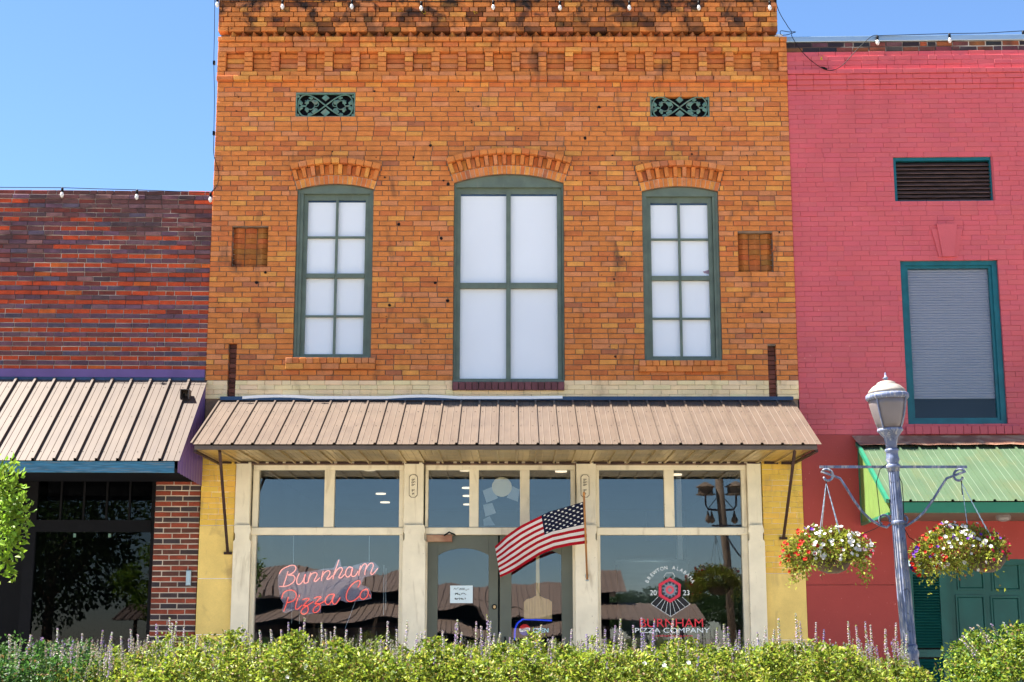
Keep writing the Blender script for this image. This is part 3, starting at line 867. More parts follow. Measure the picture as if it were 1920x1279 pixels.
# fixtures seen through the right-hand window
q = rect(1163, 1048, 1300, 1215, 2.6)
hr = (q[1] - q[0]) / 2
m = MB(); m.lathe(((q[0] + q[1]) / 2, 2.6 + hr, .5), [(hr, 0), (hr, q[3] - .56), (hr + .015, q[3] - .55), (hr + .015, q[3] - .5)], 40); m.build('steel_hood', M['steel'], shop, True)  # oven hood, rounded into a cylinder so its shading grades across
q = rect(1270, 920, 1279, 1052, 3.9); part('room_post', M['white_sheet'], shop, (q[0], q[1], 3.9, 4.0, .03, ZCE))
q = rect(1212, 958, 1262, 1015, 6); part('menu_board', M['navy_metal'], shop, (q[0], q[1], 6, 6.05, q[2], q[3]))
part('counter', M['room_floor'], shop, (rx0 + .5, -1.4, 4.2, 4.8, .03, 1.05))

# upper storey body
part('side_wall', M['red_brick'], shop, (XL + .012, XL + .3, .112, 10.4, Zp(745), ZTOP - .1))
part('side_wall', M['red_brick'], shop, (XR - .3, XR - .012, .112, 10.4, Zp(745), ZTOP - .7))
part('back_wall', M['red_brick'], shop, (XL + .3, XR - .3, 10.2, 10.4, 0, ZTOP - .7))
part('flat_roof', M['pale_paving'], shop, (XL + .3, XR - .3, .2, 10.2, ZTOP - .9, ZTOP - .8))
part('upper_floor', M['dark'], shop, (XL + .3, XR - .3, .25, 10.2, ZCE + .15, ZCE + .3))

# ------------------------------------------------------------------ metal awnings
def ribbed(parent, name, mat, x0, x1, pitch, a, b, rib=.020, rw=.030, panel=3, minor=True, drop=0.012):
    """panels of ribbed sheet from line a=(y,z) (top) to b=(y,z) (eave), each panel a mesh"""
    n = max(1, round((x1 - x0) / pitch))
    pitch = (x1 - x0) / n
    dv = Vector((0, b[0] - a[0], b[1] - a[1])).normalized()
    nv = Vector((0, dv.z, -dv.y))
    if nv.z < 0 and abs(nv.z) > .05: nv = -nv
    k = 0
    while k < n:
        c = min(panel, n - k)
        prof = []
        for i in range(c):
            s = x0 + (k + i) * pitch
            prof += [(s, 0), (s + .004, rib), (s + rw - .004, rib), (s + rw, 0)]
            if minor:
                for q in (.36, .70):
                    mx = s + pitch * q
                    prof += [(mx, 0), (mx + .006, .004), (mx + .012, 0)]
        prof.append((x0 + (k + c) * pitch - .001, 0))
        m = MB(); vs = []
        for (yy, zz) in (a, b):
            for (x, h) in prof: vs.append(Vector((x, yy, zz)) + nv * h)
        n_ = len(prof)
        off = len(vs)
        vs += [v - nv * .0015 for v in vs]
        fs = [(i, n_ + i, n_ + i + 1, i + 1) for i in range(n_ - 1)]
        fs += [(off + i, off + i + 1, off + n_ + i + 1, off + n_ + i) for i in range(n_ - 1)]
        fs += [(n_ + i, off + n_ + i, off + n_ + i + 1, n_ + i + 1) for i in range(n_ - 1)]
        m.pts(vs, fs); m.build(name, mat, parent)
        k += c
    return pitch

def screws(parent, x0, x1, pitch, a, b, rows_, mat):
    m = MB()
    n = round((x1 - x0) / pitch)
    dv = Vector((0, b[0] - a[0], b[1] - a[1])); nv = Vector((0, dv.z, -dv.y)).normalized()
    if nv.z < 0: nv = -nv
    for k in range(n):
        for q in (.25, .86):
            for r_ in rows_:
                c = Vector((x0 + (k + q) * pitch, a[0], a[1])) + dv * r_ + nv * .001
                m.lathe(c, [(.008, 0), (.006, .005)], 6, nv)
    o = m.build('screws', mat, parent); o["kind"] = "stuff"

PR = 1.6
ax0, ax1 = U(411, 752).x, U(1488, 752).x
zr_, ze_ = Zp(752), U(960, 833, -PR).z
aw = empty('metal_awning', ((ax0 + ax1) / 2, 0, ze_), shop)
pt = ribbed(aw, 'roof_panel', M['tan_metal'], ax0, ax1, .232, (-.01, zr_), (-PR, ze_))
screws(aw, ax0, ax1, pt, (-.01, zr_), (-PR, ze_), (.27, .6, .93), M['brown_trim'])
zf = U(960, 843, -PR + .03).z
part('fascia', M['brown_trim'], aw, (ax0 + .05, ax1 - .05, -PR + .02, -PR + .06, zf, ze_ - .012))
zso = Zp(866)
ribbed(aw, 'soffit_panel', M['soffit'], ax0 + .05, ax1 - .05, .232, (-.02, zso), (-PR + .06, zf + .02), rib=-.022, minor=True)
m = MB()
for k in range(34):                                    # dark foam closure where the soffit meets the wall
    x = ax0 + .1 + (ax1 - ax0 - .2) * k / 33
    m.box(x - .085, x + .085, -.045 + R.uniform(-.004, .004), -.004, zso - .028 + R.uniform(-.006, .004), zso - .004)
o = m.build('closure_strip', M['iron'], aw); o["kind"] = "stuff"
part('ridge_flashing', M['navy_metal'], aw, (ax0 + .02, ax1 - .01, -.05, -.012, zr_ + .004, zr_ + .05))
m = MB(); pts = []
for k in range(41):
    x = ax0 - .0 + (U(1010, 750).x - ax0) * k / 40 + .3
    zz = zr_ + .052 + .02 * max(0, math.sin(k * .35)) * (1 if k < 30 else .3)
    pts += [(x, -.056, zz - .035), (x, -.062, zz)]
m.pts(pts, [(2*i, 2*i + 2, 2*i + 3, 2*i + 1) for i in range(40)]); m.build('bent_flashing', M['white_sheet'], aw)
for sx, x in ((-1, ax0 + .052), (1, ax1 - .052)):
    m = MB(); m.pts([(x, -.02, zr_ - .02), (x, -PR + .04, ze_ - .01), (x, -PR + .04, zf + .02), (x, -.02, zso), (x + .004, -.02, zr_ - .02), (x + .004, -PR + .04, ze_ - .01), (x + .004, -PR + .04, zf + .02), (x + .004, -.02, zso)],
                    [(0, 1, 2, 3), (7, 6, 5, 4)]); m.build('end_panel', M['tan_metal'], aw)
    m = MB(); m.bar((x, -PR + .05, zf - .012), (x, -.03, zso - .03), .035, .03); m.build('end_bar', M['iron'], aw)
for (a, b, c, d) in ((412, 846, 427, 1037), (1491, 838, 1469, 1009)):
    p, q = U(a, b, -PR + .12), U(c, d, -.03)
    m = MB(); m.tube([p, q], .019, 8); m.build('strut', M['iron'], aw)
    part('strut_plate', M['iron'], aw, (q.x - .05, q.x + .05, -.03, -.006, q.z - .018, q.z + .012))

# ------------------------------------------------------------------ the lower brick building at the left
XJ = XL - .004
YLF = 0.03
left = thing('low_brick_building', (XJ, YLF, 0), 'low red and purple striped brick building with tan metal awning and dark shopfront', 'building')
x0L, zT, zBt = U(-620, 500).x, Zp(357), Zp(694)
n = round((zT - zBt) / .0605); chL = (zT - zBt) / n
def left_col(x, z, i):
    f = (z - zBt) / (zT - zBt)
    v = R.uniform(.78, 1.12)
    dk = f * 1.15 + .22 * math.sin(x * 2.3 + z * 5) + .18 * math.sin(x * 5.1 - z * 3 + 1) + R.uniform(-.12, .12)
    if i % 2 == 0:
        c = (.46, .056, .014) if dk < .80 else (.17, .036, .026) if dk < 1.05 else (.12, .045, .042)
        if dk < .80 and R.random() < .1: c = (.50, .095, .015)
    else:
        c = R.choice([(.145, .060, .075), (.14, .066, .095), (.12, .058, .08), (.15, .055, .055), (.095, .068, .095), (.16, .08, .09)])
        if dk > .85 and R.random() < .5: c = R.choice([(.16, .075, .075), (.2, .095, .09), (.08, .045, .05)])
    return tuple(k * v for k in c)
rws = [(zBt + i * chL, zBt + (i + 1) * chL, 0.006 if i % 2 else 0.0) for i in range(n)]
emit_bricks(lay(rws, x0L, XJ, [], .213, .008, YLF, left_col), left, M['red_brick'])
part('mortar_bed', M['pale_mortar'], left, (x0L, XJ - .003, YLF + .007, YLF + .3, zBt - .3, zT - .015))
part('purple_flashing', M['purple_metal'], left, (x0L, XJ - .01, YLF - .03, YLF - .002, Zp(708), Zp(693)))
part('blue_flashing', M['navy_metal'], left, (x0L, XJ - .012, YLF - .05, YLF - .002, Zp(716), Zp(709)))
law = empty('metal_awning', ((x0L + XJ) / 2, 0, U(200, 864, -PR).z), left)
lx1 = U(389, 714).x
lzr, lze = Zp(714), U(200, 864, -PR).z
pt = ribbed(law, 'roof_panel', M['dimmed_tan_metal'], x0L, lx1, .238, (-.02, lzr), (-PR, lze), rib=.032, rw=.035, panel=1)
screws(law, x0L, lx1, pt, (-.02, lzr), (-PR, lze), (.1, .48, .9), M['brown_trim'])
lzf = U(200, 886, -PR + .02).z
part('eave_board', M['blue_wood'], law, (x0L, lx1 - .06, -PR + .015, -PR + .06, lzf, lze - .008))
m = MB(); e0, e1 = lx1 - .028, lx1 - .02
zlow = Zp(912)
npl = 9
pts = []
for k in range(npl * 4 + 1):                           # ribbed end cheek
    t = k / (npl * 4); y = -.02 + (-PR + .04) * t
    bump = .012 if k % 4 in (1, 2) else 0
    pts += [(e1 + bump, y, lzr + (lze - lzr) * t - .006), (e1 + bump, y, zlow + (lzf - zlow) * t)]
m.pts(pts, [(2*i, 2*i + 1, 2*i + 3, 2*i + 2) for i in range(npl * 4)]); m.build('end_cheek', M['purple_metal'], law)
part('soffit', M['dark'], law, (x0L, lx1 - .05, -PR + .07, -.01, lzf + .05, lzf + .07))
q = U(346, 752, -.25)
t = (q.y) / (-PR); zs_ = lzr + (lze - lzr) * .25
m = MB(); c = Vector((U(346, 750, -.42).x, -.42, lzr + (lze - lzr) * (.40 / 1.58) + .015))
for a in ((-.055, -.045), (.045, .055)): m.box(c.x + a[0], c.x + a[1], c.y - .08, c.y + .06, c.z - .02, c.z + .09)
m.box(c.x - .055, c.x + .055, c.y - .08, c.y + .06, c.z + .09, c.z + .1); m.box(c.x - .055, c.x + .055, c.y + .06, c.y + .07, c.z - .02, c.z + .1)
m.build('vent_hood', M['brown_trim'], law)
# dark shopfront under the awning
pxa, pxb = U(288, 1000).x, XJ
zpt = Zp(880)
n = round(zpt / .0655); hh = zpt / n
def pier_col(x, z, i):
    v = R.uniform(.8, 1.15)
    c = (.235, .045, .022) if i % 2 == 0 else R.choice([(.045, .028, .030), (.04, .03, .035), (.10, .035, .025)])
    return tuple(k * v for k in c)
rws = [(i * hh, (i + 1) * hh, 0) for i in range(n)]
emit_bricks(lay(rws, pxa, pxb - .01, [], .213, .013, YLF, pier_col), left, M['red_brick'], name='pier_brick')
part('pier_mortar', M['pale_mortar'], left, (pxa + .003, pxb - .012, YLF + .008, YLF + .5, 0, zpt))
part('header_wall', M['black'], left, (x0L, pxb, YLF + .06, YLF + .3, Zp(892), zBt - .301))
q = rect(349, 1069, 358, 1098, 0); part('metal_clip', M['steel'], left, (q[0], q[1], YLF - .05, YLF - .004, q[2], q[3]), ch=.008)
lw = empty('shop_window', (U(170, 1100).x, .25, .5), left)
Yw = .28
wx0, wx1 = rect(66, 1000, 281, 1200, Yw)[:2]
part('frame', M['black'], lw, (wx0 - .09, wx0, Yw - .04, Yw + .06, .2, Zp(890, Yw)))
part('frame', M['black'], lw, (wx1, pxa + .05, Yw - .04, Yw + .06, .2, Zp(890, Yw)))
part('transom_bar', M['black'], lw, (wx0, wx1, Yw - .05, Yw + .06, Zp(998, Yw), Zp(976, Yw)))
part('sill', M['black'], lw, (wx0 - .09, pxa + .05, Yw - .06, Yw + .06, .12, .2))
part('pane', M['glass_dark'], lw, (wx0, wx1, Yw, Yw + .006, .2, Zp(998, Yw)))
for k in range(5):
    xa, xb = wx0 + (wx1 - wx0) * k / 5, wx0 + (wx1 - wx0) * (k + 1) / 5
    part('pane', M['glass_dark'], lw, (xa + .012, xb - .012, Yw, Yw + .006, Zp(976, Yw), Zp(892, Yw)))
    part('mullion', M['black'], lw, (xb - .012, xb + .012, Yw - .02, Yw + .03, Zp(976, Yw), Zp(892, Yw)))
for px_ in (143, 208):
    q = rect(px_ - 2.5, 1001, px_ + 2.5, 1008, Yw); part('window_clip', M['verdigris'], lw, (q[0], q[1], Yw - .01, Yw - .001, q[2], q[3]))
part('entry_wall', M['black'], left, (x0L, wx0 - .09, .9, 1.0, 0, Zp(890)))
part('entry_side', M['black'], left, (wx0 - .14, wx0 - .09, .24, .9, 0, Zp(890)))
part('room_wall', M['dark'], left, (x0L, XJ, 4, 4.1, 0, 3.5)); part('room_ceiling', M['dark'], left, (x0L, XJ, YLF + .31, 4, 3.0, 3.1))
part('room_side', M['dark'], left, (XJ - .12, XJ - .05, YLF + .5, 4, 0, 3))
part('flat_roof', M['pale_paving'], left, (x0L, XJ - .02, YLF + .3, 9, zT - .5, zT - .4))
left.rotation_euler.z = math.radians(1.6)

# ------------------------------------------------------------------ the pink building at the right
YP = 0.02
XP = XR + .004
pink = thing('pink_building', (XP, YP, 0), 'pink painted brick building with teal framed window and green metal awning', 'building')
x1P = U(2560, 500).x
zPT, zUn = Zp(98), Zp(79)
zSm = Zp(815)
n = round((zPT - zSm) / .066); hP = (zPT - zSm) / n
VENT = rect(1675, 295, 1861, 381, YP); WIN = rect(1694, 488, 1877, 799, YP)
hol = [rect_hole(*VENT), rect_hole(*WIN)]
pc = lambda x, z, i: tuple(k * R.uniform(.95, 1.05) for k in (.56, .098, .113))
rws = []
for i in range(n):
    z0 = zSm + i * hP
    pr = 0
    k = n - 1 - i
    if k < 1: pr = .02
    elif k < 4: pr = .04
    elif k == 4: pr = .085
    elif k == 5: pr = .06
    elif k == 6: pr = .04
    elif k == 7: pr = .02
    rws.append((z0, z0 + hP, pr))
emit_bricks(lay(rws, XP, x1P, hol, .217, .0032, YP, pc), pink, M['pink'], ch=.0025, j=.001, name='painted_brick', rest='further_painted_bricks')
m_core = MB(); m_core.col = (.38, .06, .07)
for (a, b, c, d) in ((XP, VENT[0], zSm, zPT), (max(VENT[1], WIN[1]), x1P, zSm, zPT), (VENT[0], max(VENT[1], WIN[1]), VENT[3], zPT), (VENT[0], max(VENT[1], WIN[1]), WIN[3], VENT[2]), (VENT[0], max(VENT[1], WIN[1]), zSm, WIN[2])):
    m_core.box(a, b, YP + .004, YP + .12, c, d)
m_core.box(VENT[0], WIN[0], YP + .004, YP + .12, WIN[2], WIN[3]); m_core.box(VENT[1], WIN[1], YP + .004, YP + .12, VENT[2], VENT[3])
m_core.build('wall_core', M['pink'], pink)
# bare bricks and coping on top
bare = lambda x, z, i: tuple(k * R.uniform(.7, 1.2) for k in R.choice([(.16, .05, .04), (.09, .05, .055), (.02, .018, .025), (.28, .075, .03), (.12, .05, .05)]))
rws = [(zPT + i * (zUn - zPT) / 2, zPT + (i + 1) * (zUn - zPT) / 2, .0) for i in range(2)]
emit_bricks(lay(rws, XP, x1P, [], .217, .014, YP, bare), pink, M['red_brick'], name='bare_brick')
part('parapet_mortar', M['pale_mortar'], pink, (XP, x1P, YP + .008, YP + .3, zPT, zUn))
part('metal_coping', M['steel'], pink, (XP, x1P, YP - .02, YP + .35, zUn + .002, zUn + .075), ch=.004)
# louvred vent
e = empty('louvre_vent', ((VENT[0] + VENT[1]) / 2, YP, VENT[2]), pink)
x0, x1, z0, z1 = VENT; b = .04
part('frame', M['teal_wood'], e, (x0, x1, YP + .03, YP + .1, z1 - b * 1.3, z1)); part('frame', M['teal_wood'], e, (x0, x1, YP + .03, YP + .1, z0, z0 + b * .7))
part('frame', M['teal_wood'], e, (x0, x0 + b, YP + .03, YP + .1, z0 + b * .7, z1 - b * 1.3)); part('frame', M['teal_wood'], e, (x1 - b, x1, YP + .03, YP + .1, z0 + b * .7, z1 - b * 1.3))
for k in range(10):
    za = z0 + .03 + (z1 - z0 - .09) * k / 10
    m = MB(); m.hexa([(x0 + b, YP + .045, za), (x1 - b, YP + .045, za), (x1 - b, YP + .10, za + .045), (x0 + b, YP + .10, za + .045),
                      (x0 + b, YP + .052, za - .006), (x1 - b, YP + .052, za - .006), (x1 - b, YP + .108, za + .04), (x0 + b, YP + .108, za + .04)])
    m.build('slat', M['louvre'], e)
part('dark_backing', M['black'], e, (x0, x1, YP + .112, YP + .12, z0, z1))
# window with blind
e = empty('window', ((WIN[0] + WIN[1]) / 2, YP, WIN[2]), pink)
x0, x1, z0, z1 = WIN; b = .07
for s_, (ya, w_) in enumerate(((YP + .04, b), (YP + .065, b + .035))):
    part('frame', M['teal_wood'], e, (x0, x1, ya, YP + .12, z1 - w_, z1) if s_ == 0 else (x0 + b, x1 - b, ya, YP + .12, z1 - w_, z1 - b))
    part('frame', M['teal_wood'], e, (x0, x1, ya, YP + .12, z0, z0 + w_) if s_ == 0 else (x0 + b, x1 - b, ya, YP + .12, z0 + b, z0 + w_))
    for sx in (0, 1):
        xa, xb = (x0, x0 + b) if sx == 0 else (x1 - b, x1)
        if s_ == 1: xa, xb = (x0 + b, x0 + w_) if sx == 0 else (x1 - w_, x1 - b)
        part('frame', M['teal_wood'], e, (xa, xb, ya, YP + .12, z0 + w_, z1 - w_))
gx0, gx1, gz0, gz1 = x0 + b + .035, x1 - b - .035, z0 + b + .035, z1 - b - .035
part('pane', M['glass_clear'], e, (gx0, gx1, YP + .095, YP + .1, gz0, gz1))
zbl = Zp(746, YP)
nb = 50
for k in range(nb):
    za = zbl + (gz1 - zbl) * k / nb; zb_ = zbl + (gz1 - zbl) * (k + 1) / nb
    m = MB(); m.pts([(gx0, YP + .125, za), (gx1, YP + .125, za), (gx1, YP + .118, (za * .35 + zb_ * .65)), (gx0, YP + .118, (za * .35 + zb_ * .65)), (gx1, YP + .128, zb_), (gx0, YP + .128, zb_)], [(0, 1, 2, 3), (3, 2, 4, 5)])
    m.build('blind_slat', M['blind'], e)
part('dark_backing', M['dark'], e, (x0 - .05, x1 + .05, YP + .22, YP + .25, z0 - .05, z1 + .05))
kx0, kx1, kz0, kz1 = rect(1745, 423, 1802, 484, YP)
kc = (kx0 + kx1) / 2; kw = (kx1 - kx0)
ke = empty('keystone', (kc, YP, kz0), pink)
for (ta, tb, ba, bb, zt, pr) in ((-.5, -.24, -.30, -.15, kz1 - .065, .02), (.24, .5, .15, .30, kz1 - .065, .02), (-.33, .33, -.19, .19, kz1, .04)):
    m = MB(); m.col = (.56, .098, .113)
    m.prism([(kc + kw * ba, kz0), (kc + kw * bb, kz0), (kc + kw * tb, zt), (kc + kw * ta, zt)], YP - pr, YP + .01); m.build('keystone_block', M['pink'], ke)
q = rect(1697, 801, 1908, 816, YP)
for k in range(14):
    m = MB(); m.brick(q[0] + (q[1] - q[0]) * k / 14 + .002, q[0] + (q[1] - q[0]) * (k + 1) / 14 - .002, q[2], q[3], YP - .05, .1, (.52, .09, .105)); m.build('sill_brick', M['pink'], pink)
# smooth lower wall
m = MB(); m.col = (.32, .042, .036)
dx0, dx1 = rect(1775, 1050, 2060, 1279, YP)[:2]; dz = Zp(1052, YP)
sx0, sx1 = rect(1704, 1062, 1770, 1279, YP)[:2]
zj = Zp(1097, YP)
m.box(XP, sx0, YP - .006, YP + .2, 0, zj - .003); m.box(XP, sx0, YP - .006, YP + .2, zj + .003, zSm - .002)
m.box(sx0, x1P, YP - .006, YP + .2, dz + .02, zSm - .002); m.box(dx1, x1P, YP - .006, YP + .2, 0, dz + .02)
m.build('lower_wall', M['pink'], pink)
# green awning
gaw = empty('metal_awning', (U(1760, 900).x, 0, U(1800, 940, -PR).z), pink)
gx0_ = U(1606, 834).x
gzr, gze = Zp(833), U(1800, 940, -PR).z
ribbed(gaw, 'roof_panel', M['green_metal'], gx0_, x1P, .235, (-.03, gzr), (-PR, gze), rib=.022, panel=3)
gzf = U(1800, 962, -PR + .03).z
part('fascia', M['green_trim'], gaw, (gx0_ + .03, x1P, -PR + .02, -PR + .06, gzf, gze - .012))
m = MB(); e1 = gx0_ + .02; zlow = Zp(982); npl = 7; pts = []
for k in range(npl * 4 + 1):
    t = k / (npl * 4); y = -.02 + (-PR + .05) * t
    bump = .012 if k % 4 in (1, 2) else 0
    pts += [(e1 - bump, y, gzr + (gze - gzr) * t - .012), (e1 - bump, y, zlow + (gzf - zlow) * t)]
m.pts(pts, [(2*i, 2*i + 2, 2*i + 3, 2*i + 1) for i in range(npl * 4)]); m.build('end_cheek', M['sunlit_green_metal'], gaw)
part('corner_trim', M['green_trim'], gaw, (e1 - .018, e1 + .01, -.06, -.006, zlow - .02, gzr - .01))
m = MB(); m.bar((e1 - .004, -.03, zlow - .012), (e1 - .004, -PR + .04, gzf - .008), .03, .03); m.bar((gx0_ - .004, -.03, gzr + .004), (gx0_ - .004, -PR + .01, gze + .004), .04, .05); m.build('edge_trim', M['green_trim'], gaw)
part('soffit', M['brown_trim'], gaw, (gx0_ + .04, x1P, -PR + .065, -.01, gzf + .02, gzf + .035))
m = MB(); xx = gx0_ - .06; pts = []
nf = 40
for k in range(nf + 1):
    x = xx + (x1P - xx) * k / nf
    w_ = R.uniform(-.008, .008)
    pts += [(x, -.006, gzr + .105), (x + .03, -.10, gzr + .03 + w_), (x + .06, -.20 + w_, gzr - .035 + w_)]
m.pts(pts, [f for i in range(nf) for f in ((3*i, 3*i + 1, 3*i + 4, 3*i + 3), (3*i + 1, 3*i + 2, 3*i + 5, 3*i + 4))]); m.build('rusty_flashing', M['rust'], gaw)
p = U(1883, 982, -.9); m = MB(); m.lathe((p.x, -.9, gzf - .05), [(.03, 0), (.075, .015), (.085, .04), (.085, .07)], 18); m.build('soffit_light', M['globe'], gaw)
# door and louvred shutter
de = empty('panelled_door', ((dx0 + dx1) / 2, .1, 0), pink)
part('leaf_board', M['dark_green'], de, (dx0, dx1, .10, .14, 0, dz))
part('door_frame', M['dark_green'], de, (dx0 - .02, dx0 + .05, .02, .10, 0, dz)); part('door_frame', M['dark_green'], de, (dx0 + .05, dx1, .02, .10, dz - .05, dz + .019))
for (a, b, c, d) in ((1795, 1838, 1058, 1103), (1859, 1905, 1058, 1105), (1797, 1844, 1120, 1290), (1862, 1909, 1122, 1290), (1930, 1975, 1058, 1105), (1932, 1978, 1122, 1290)):
    q = rect(a, c, b, d, .1)
    m = MB(); s_ = .02
    m.box(q[0], q[1], .088, .0995, q[2], q[3], ch=.01); m.build('raised_panel', M['dark_green'], de)
    m = MB()
    for bx in ((q[0] - .025, q[0] - .005, q[2] - .025, q[3] + .025), (q[1] + .005, q[1] + .025, q[2] - .025, q[3] + .025), (q[0] - .005, q[1] + .005, q[3] + .005, q[3] + .025), (q[0] - .005, q[1] + .005, q[2] - .025, q[2] - .005)):
        m.box(bx[0], bx[1], .080, .0995, bx[2], bx[3])
    m.build('panel_moulding', M['dark_green'], de)
se = empty('louvred_shutter', ((sx0 + sx1) / 2, .02, 0), pink)
sx1 += .01; zst = Zp(1062, YP)
zm0, zm1 = Zp(1232, 0), Zp(1218, 0)
part('stile', M['dark_green'], se, (sx0, sx0 + .06, -.015, .04, 0, zst)); part('stile', M['dark_green'], se, (sx1 - .06, sx1 + .03, -.015, .04, 0, zst))
part('rail', M['dark_green'], se, (sx0 + .06, sx1 - .06, -.012, .04, zst - .1, zst)); part('rail', M['dark_green'], se, (sx0 + .06, sx1 - .06, -.012, .04, zm0, zm1))
k = 0; z = .15
while z < zst - .12:
    if not (zm0 - .035 < z < zm1):
        m = MB(); m.hexa([(sx0 + .06, -.005, z), (sx1 - .06, -.005, z), (sx1 - .06, .03, z + .028), (sx0 + .06, .03, z + .028), (sx0 + .06, .0, z - .006), (sx1 - .06, .0, z - .006), (sx1 - .06, .036, z + .022), (sx0 + .06, .036, z + .022)])
        m.build('slat', M['dark_green'], se)
    z += .034
part('dark_backing', M['black'], se, (sx0, sx1 + .03, .041, .05, 0, zst))
part('door_void', M['black'], pink, (sx1 + .03, dx0 - .02, .03, .1, 0, dz + .02))
part('flat_roof', M['pale_paving'], pink, (XP + .05, x1P, .3, 9, zPT - .6, zPT - .5))
part('far_side_wall', M['red_brick'], pink, (x1P - .2, x1P, .13, 9, 0, zPT - .1))
pink.rotation_euler.z = math.radians(-1.6)

# ------------------------------------------------------------------ street lamp with two arms
LY = -3.95
lamp_base = U(1716, 1330, LY); lamp_base.z = 0
top = U(1660, 703, LY)
axis = (top - lamp_base).normalized()
LH = (top - lamp_base).length
lamp = thing('street_lamp', lamp_base, 'blue-grey fluted street lamp with frosted globe, leaning slightly', 'street lamp')
def on_axis(py):                                       # height along the lamp's axis for a photograph row
    lo, hi = 0.0, LH * 1.1
    for _ in range(40):
        mid = (lo + hi) / 2
        p = lamp_base + axis * mid
        c, s = math.cos(PITCH), math.sin(PITCH)
        d = p - Vector((0, -CAM_D, CAM_Z))
        v = (-s * d.y + c * d.z) / (c * d.y + s * d.z)
        if CY - v * F > py: lo = mid
        else: hi = mid
    return (lo + hi) / 2
PXM = (CAM_D + LY) / F / math.cos(PITCH) * 1.0
H = on_axis
def lat(name, prof, mat, n=28, mod=None, smooth=True, parent=lamp):
    m = MB(); m.lathe(lamp_base, prof, n, axis, mod=mod); return m.build(name, mat, parent, smooth)
W = lambda px_: px_ * PXM / 2
lat('base', [(W(50), 0), (W(50), .12), (W(38), .2), (W(34), H(1250)), (W(30), H(1235)), (W(34), H(1228)), (W(34), H(1222)), (W(29), H(1217)), (W(32), H(1212)), (W(27), H(1208))], M['lamp_paint'])
lat('fluted_shaft', [(W(27), H(1208)), (W(26), H(1100)), (W(23), H(980)), (W(20), H(884))], M['lamp_paint'], 96, lambda t, h: 1 - .10 * (0.5 - 0.5 * math.cos(14 * t)) ** 2, False)
lat('collar', [(W(22), H(884)), (W(22), H(872)), (W(20), H(868)), (W(26), H(862)), (W(22), H(856)), (W(22), H(848)), (W(26), H(845)), (W(24), H(842))], M['lamp_paint'])
lat('capital', [(W(20), H(842)), (W(21), H(832)), (W(26), H(820)), (W(36), H(815)), (W(40), H(812)), (W(48), H(808)), (W(46), H(804))], M['lamp_paint'])
lat('globe', [(W(42), H(804)), (W(50), H(795)), (W(60), H(778)), (W(68), H(760)), (W(72), H(748))], M['globe'], 32)
lat('globe_band', [(W(74), H(750)), (W(79), H(747)), (W(79), H(741)), (W(75), H(739))], M['lamp_paint'], 32)
lat('globe_cap', [(W(72), H(739)), (W(66), H(732)), (W(52), H(725)), (W(34), H(720)), (W(34), H(718)), (W(20), H(715)), (W(6), H(714))], M['globe_cap'], 32)
lat('finial', [(W(5), H(714)), (W(7), H(711)), (W(11), H(709)), (W(5), H(707)), (W(3), H(701)), (W(.5), H(698))], M['lamp_paint'], 14)
sidev = axis.cross(Vector((0, 1, 0))).normalized()
if sidev.x < 0: sidev = -sidev
for t in (-2.35, -.75, .8, 2.4):
    m = MB()
    f = lambda r, h: lamp_base + axis * h + (sidev * math.cos(t) + Vector((0, 1, 0)) * math.sin(t)) * r
    m.tube([f(W(79), H(744)), f(W(73), H(752)), f(W(67), H(770)), f(W(56), H(790)), f(W(46), H(804))], .008, 5)
    m.build('globe_rib', M['lamp_paint'], lamp)
def LP(px_, py_): return U(px_, py_, LY)
hooks = []
for sx, cx_ in ((-1, 1674), (1, 1678)):
    e = empty('arm', LP(cx_, 875), lamp)
    far = 1537 if sx < 0 else 1813
    m = MB(); m.bar(LP(cx_, 875.5), LP(far, 875.5), .012, .026); m.build('top_bar', M['lamp_paint'], e)
    # scrolled brace
    if sx < 0: path = [(1554, 899), (1556, 892), (1552, 884), (1543, 881), (1536, 888), (1535, 897), (1541, 904), (1549, 905), (1556, 900)]
    else: path = [(1796, 896), (1795, 890), (1799, 882)]
    X = lambda dx: 1675 + sx * dx
    scroll = []
    c1 = (X(124), 893)
    for i in range(18):                                 # outer curl
        t = 0.2 + i / 17 * 5.4
        r_ = 6 + 8.5 * i / 17
        scroll.append((c1[0] + sx * (-1) * r_ * math.cos(t) * -1, c1[1] + r_ * math.sin(t)))
    down = [(X(100), 897), (X(88), 915), (X(74), 938), (X(58), 960), (X(42), 975), (X(26), 985), (X(12), 989), (X(6), 983)]
    m = MB(); m.tube([LP(*p) for p in scroll + down], .0125, 7); m.build('scroll_brace', M['lamp_paint'], e, True)
    c2 = (X(18), 976); pts = []
    for i in range(16):
        t = -.3 + i / 15 * 4.6; r_ = 12 - 5 * i / 15
        pts.append((c2[0] - sx * r_ * math.cos(t), c2[1] - r_ * math.sin(t)))
    m = MB(); m.tube([LP(*p) for p in pts], .0115, 6); m.build('lower_scroll', M['lamp_paint'], e, True)
    hooks.append(LP(1549, 905) if sx < 0 else LP(1803, 905))
for py_ in (875, 980):
    h_ = H(py_); rr = W(25)
    lat('clamp_band', [(rr, h_ - .018), (rr + .004, h_ - .01), (rr + .004, h_ + .01), (rr, h_ + .018)], M['lamp_paint'], 20)
for (pts) in ([(1663, 870), (1650, 880), (1643, 905), (1647, 940), (1652, 985), (1640, 992), (1620, 1000)], [(1682, 885), (1691, 905), (1694, 940), (1695, 990), (1705, 1008), (1722, 1018), (1735, 1018)]):
    m = MB(); m.tube([U(a, b, LY - .03) for a, b in pts], .004, 5); m.build('loose_wire', M['black'], lamp)

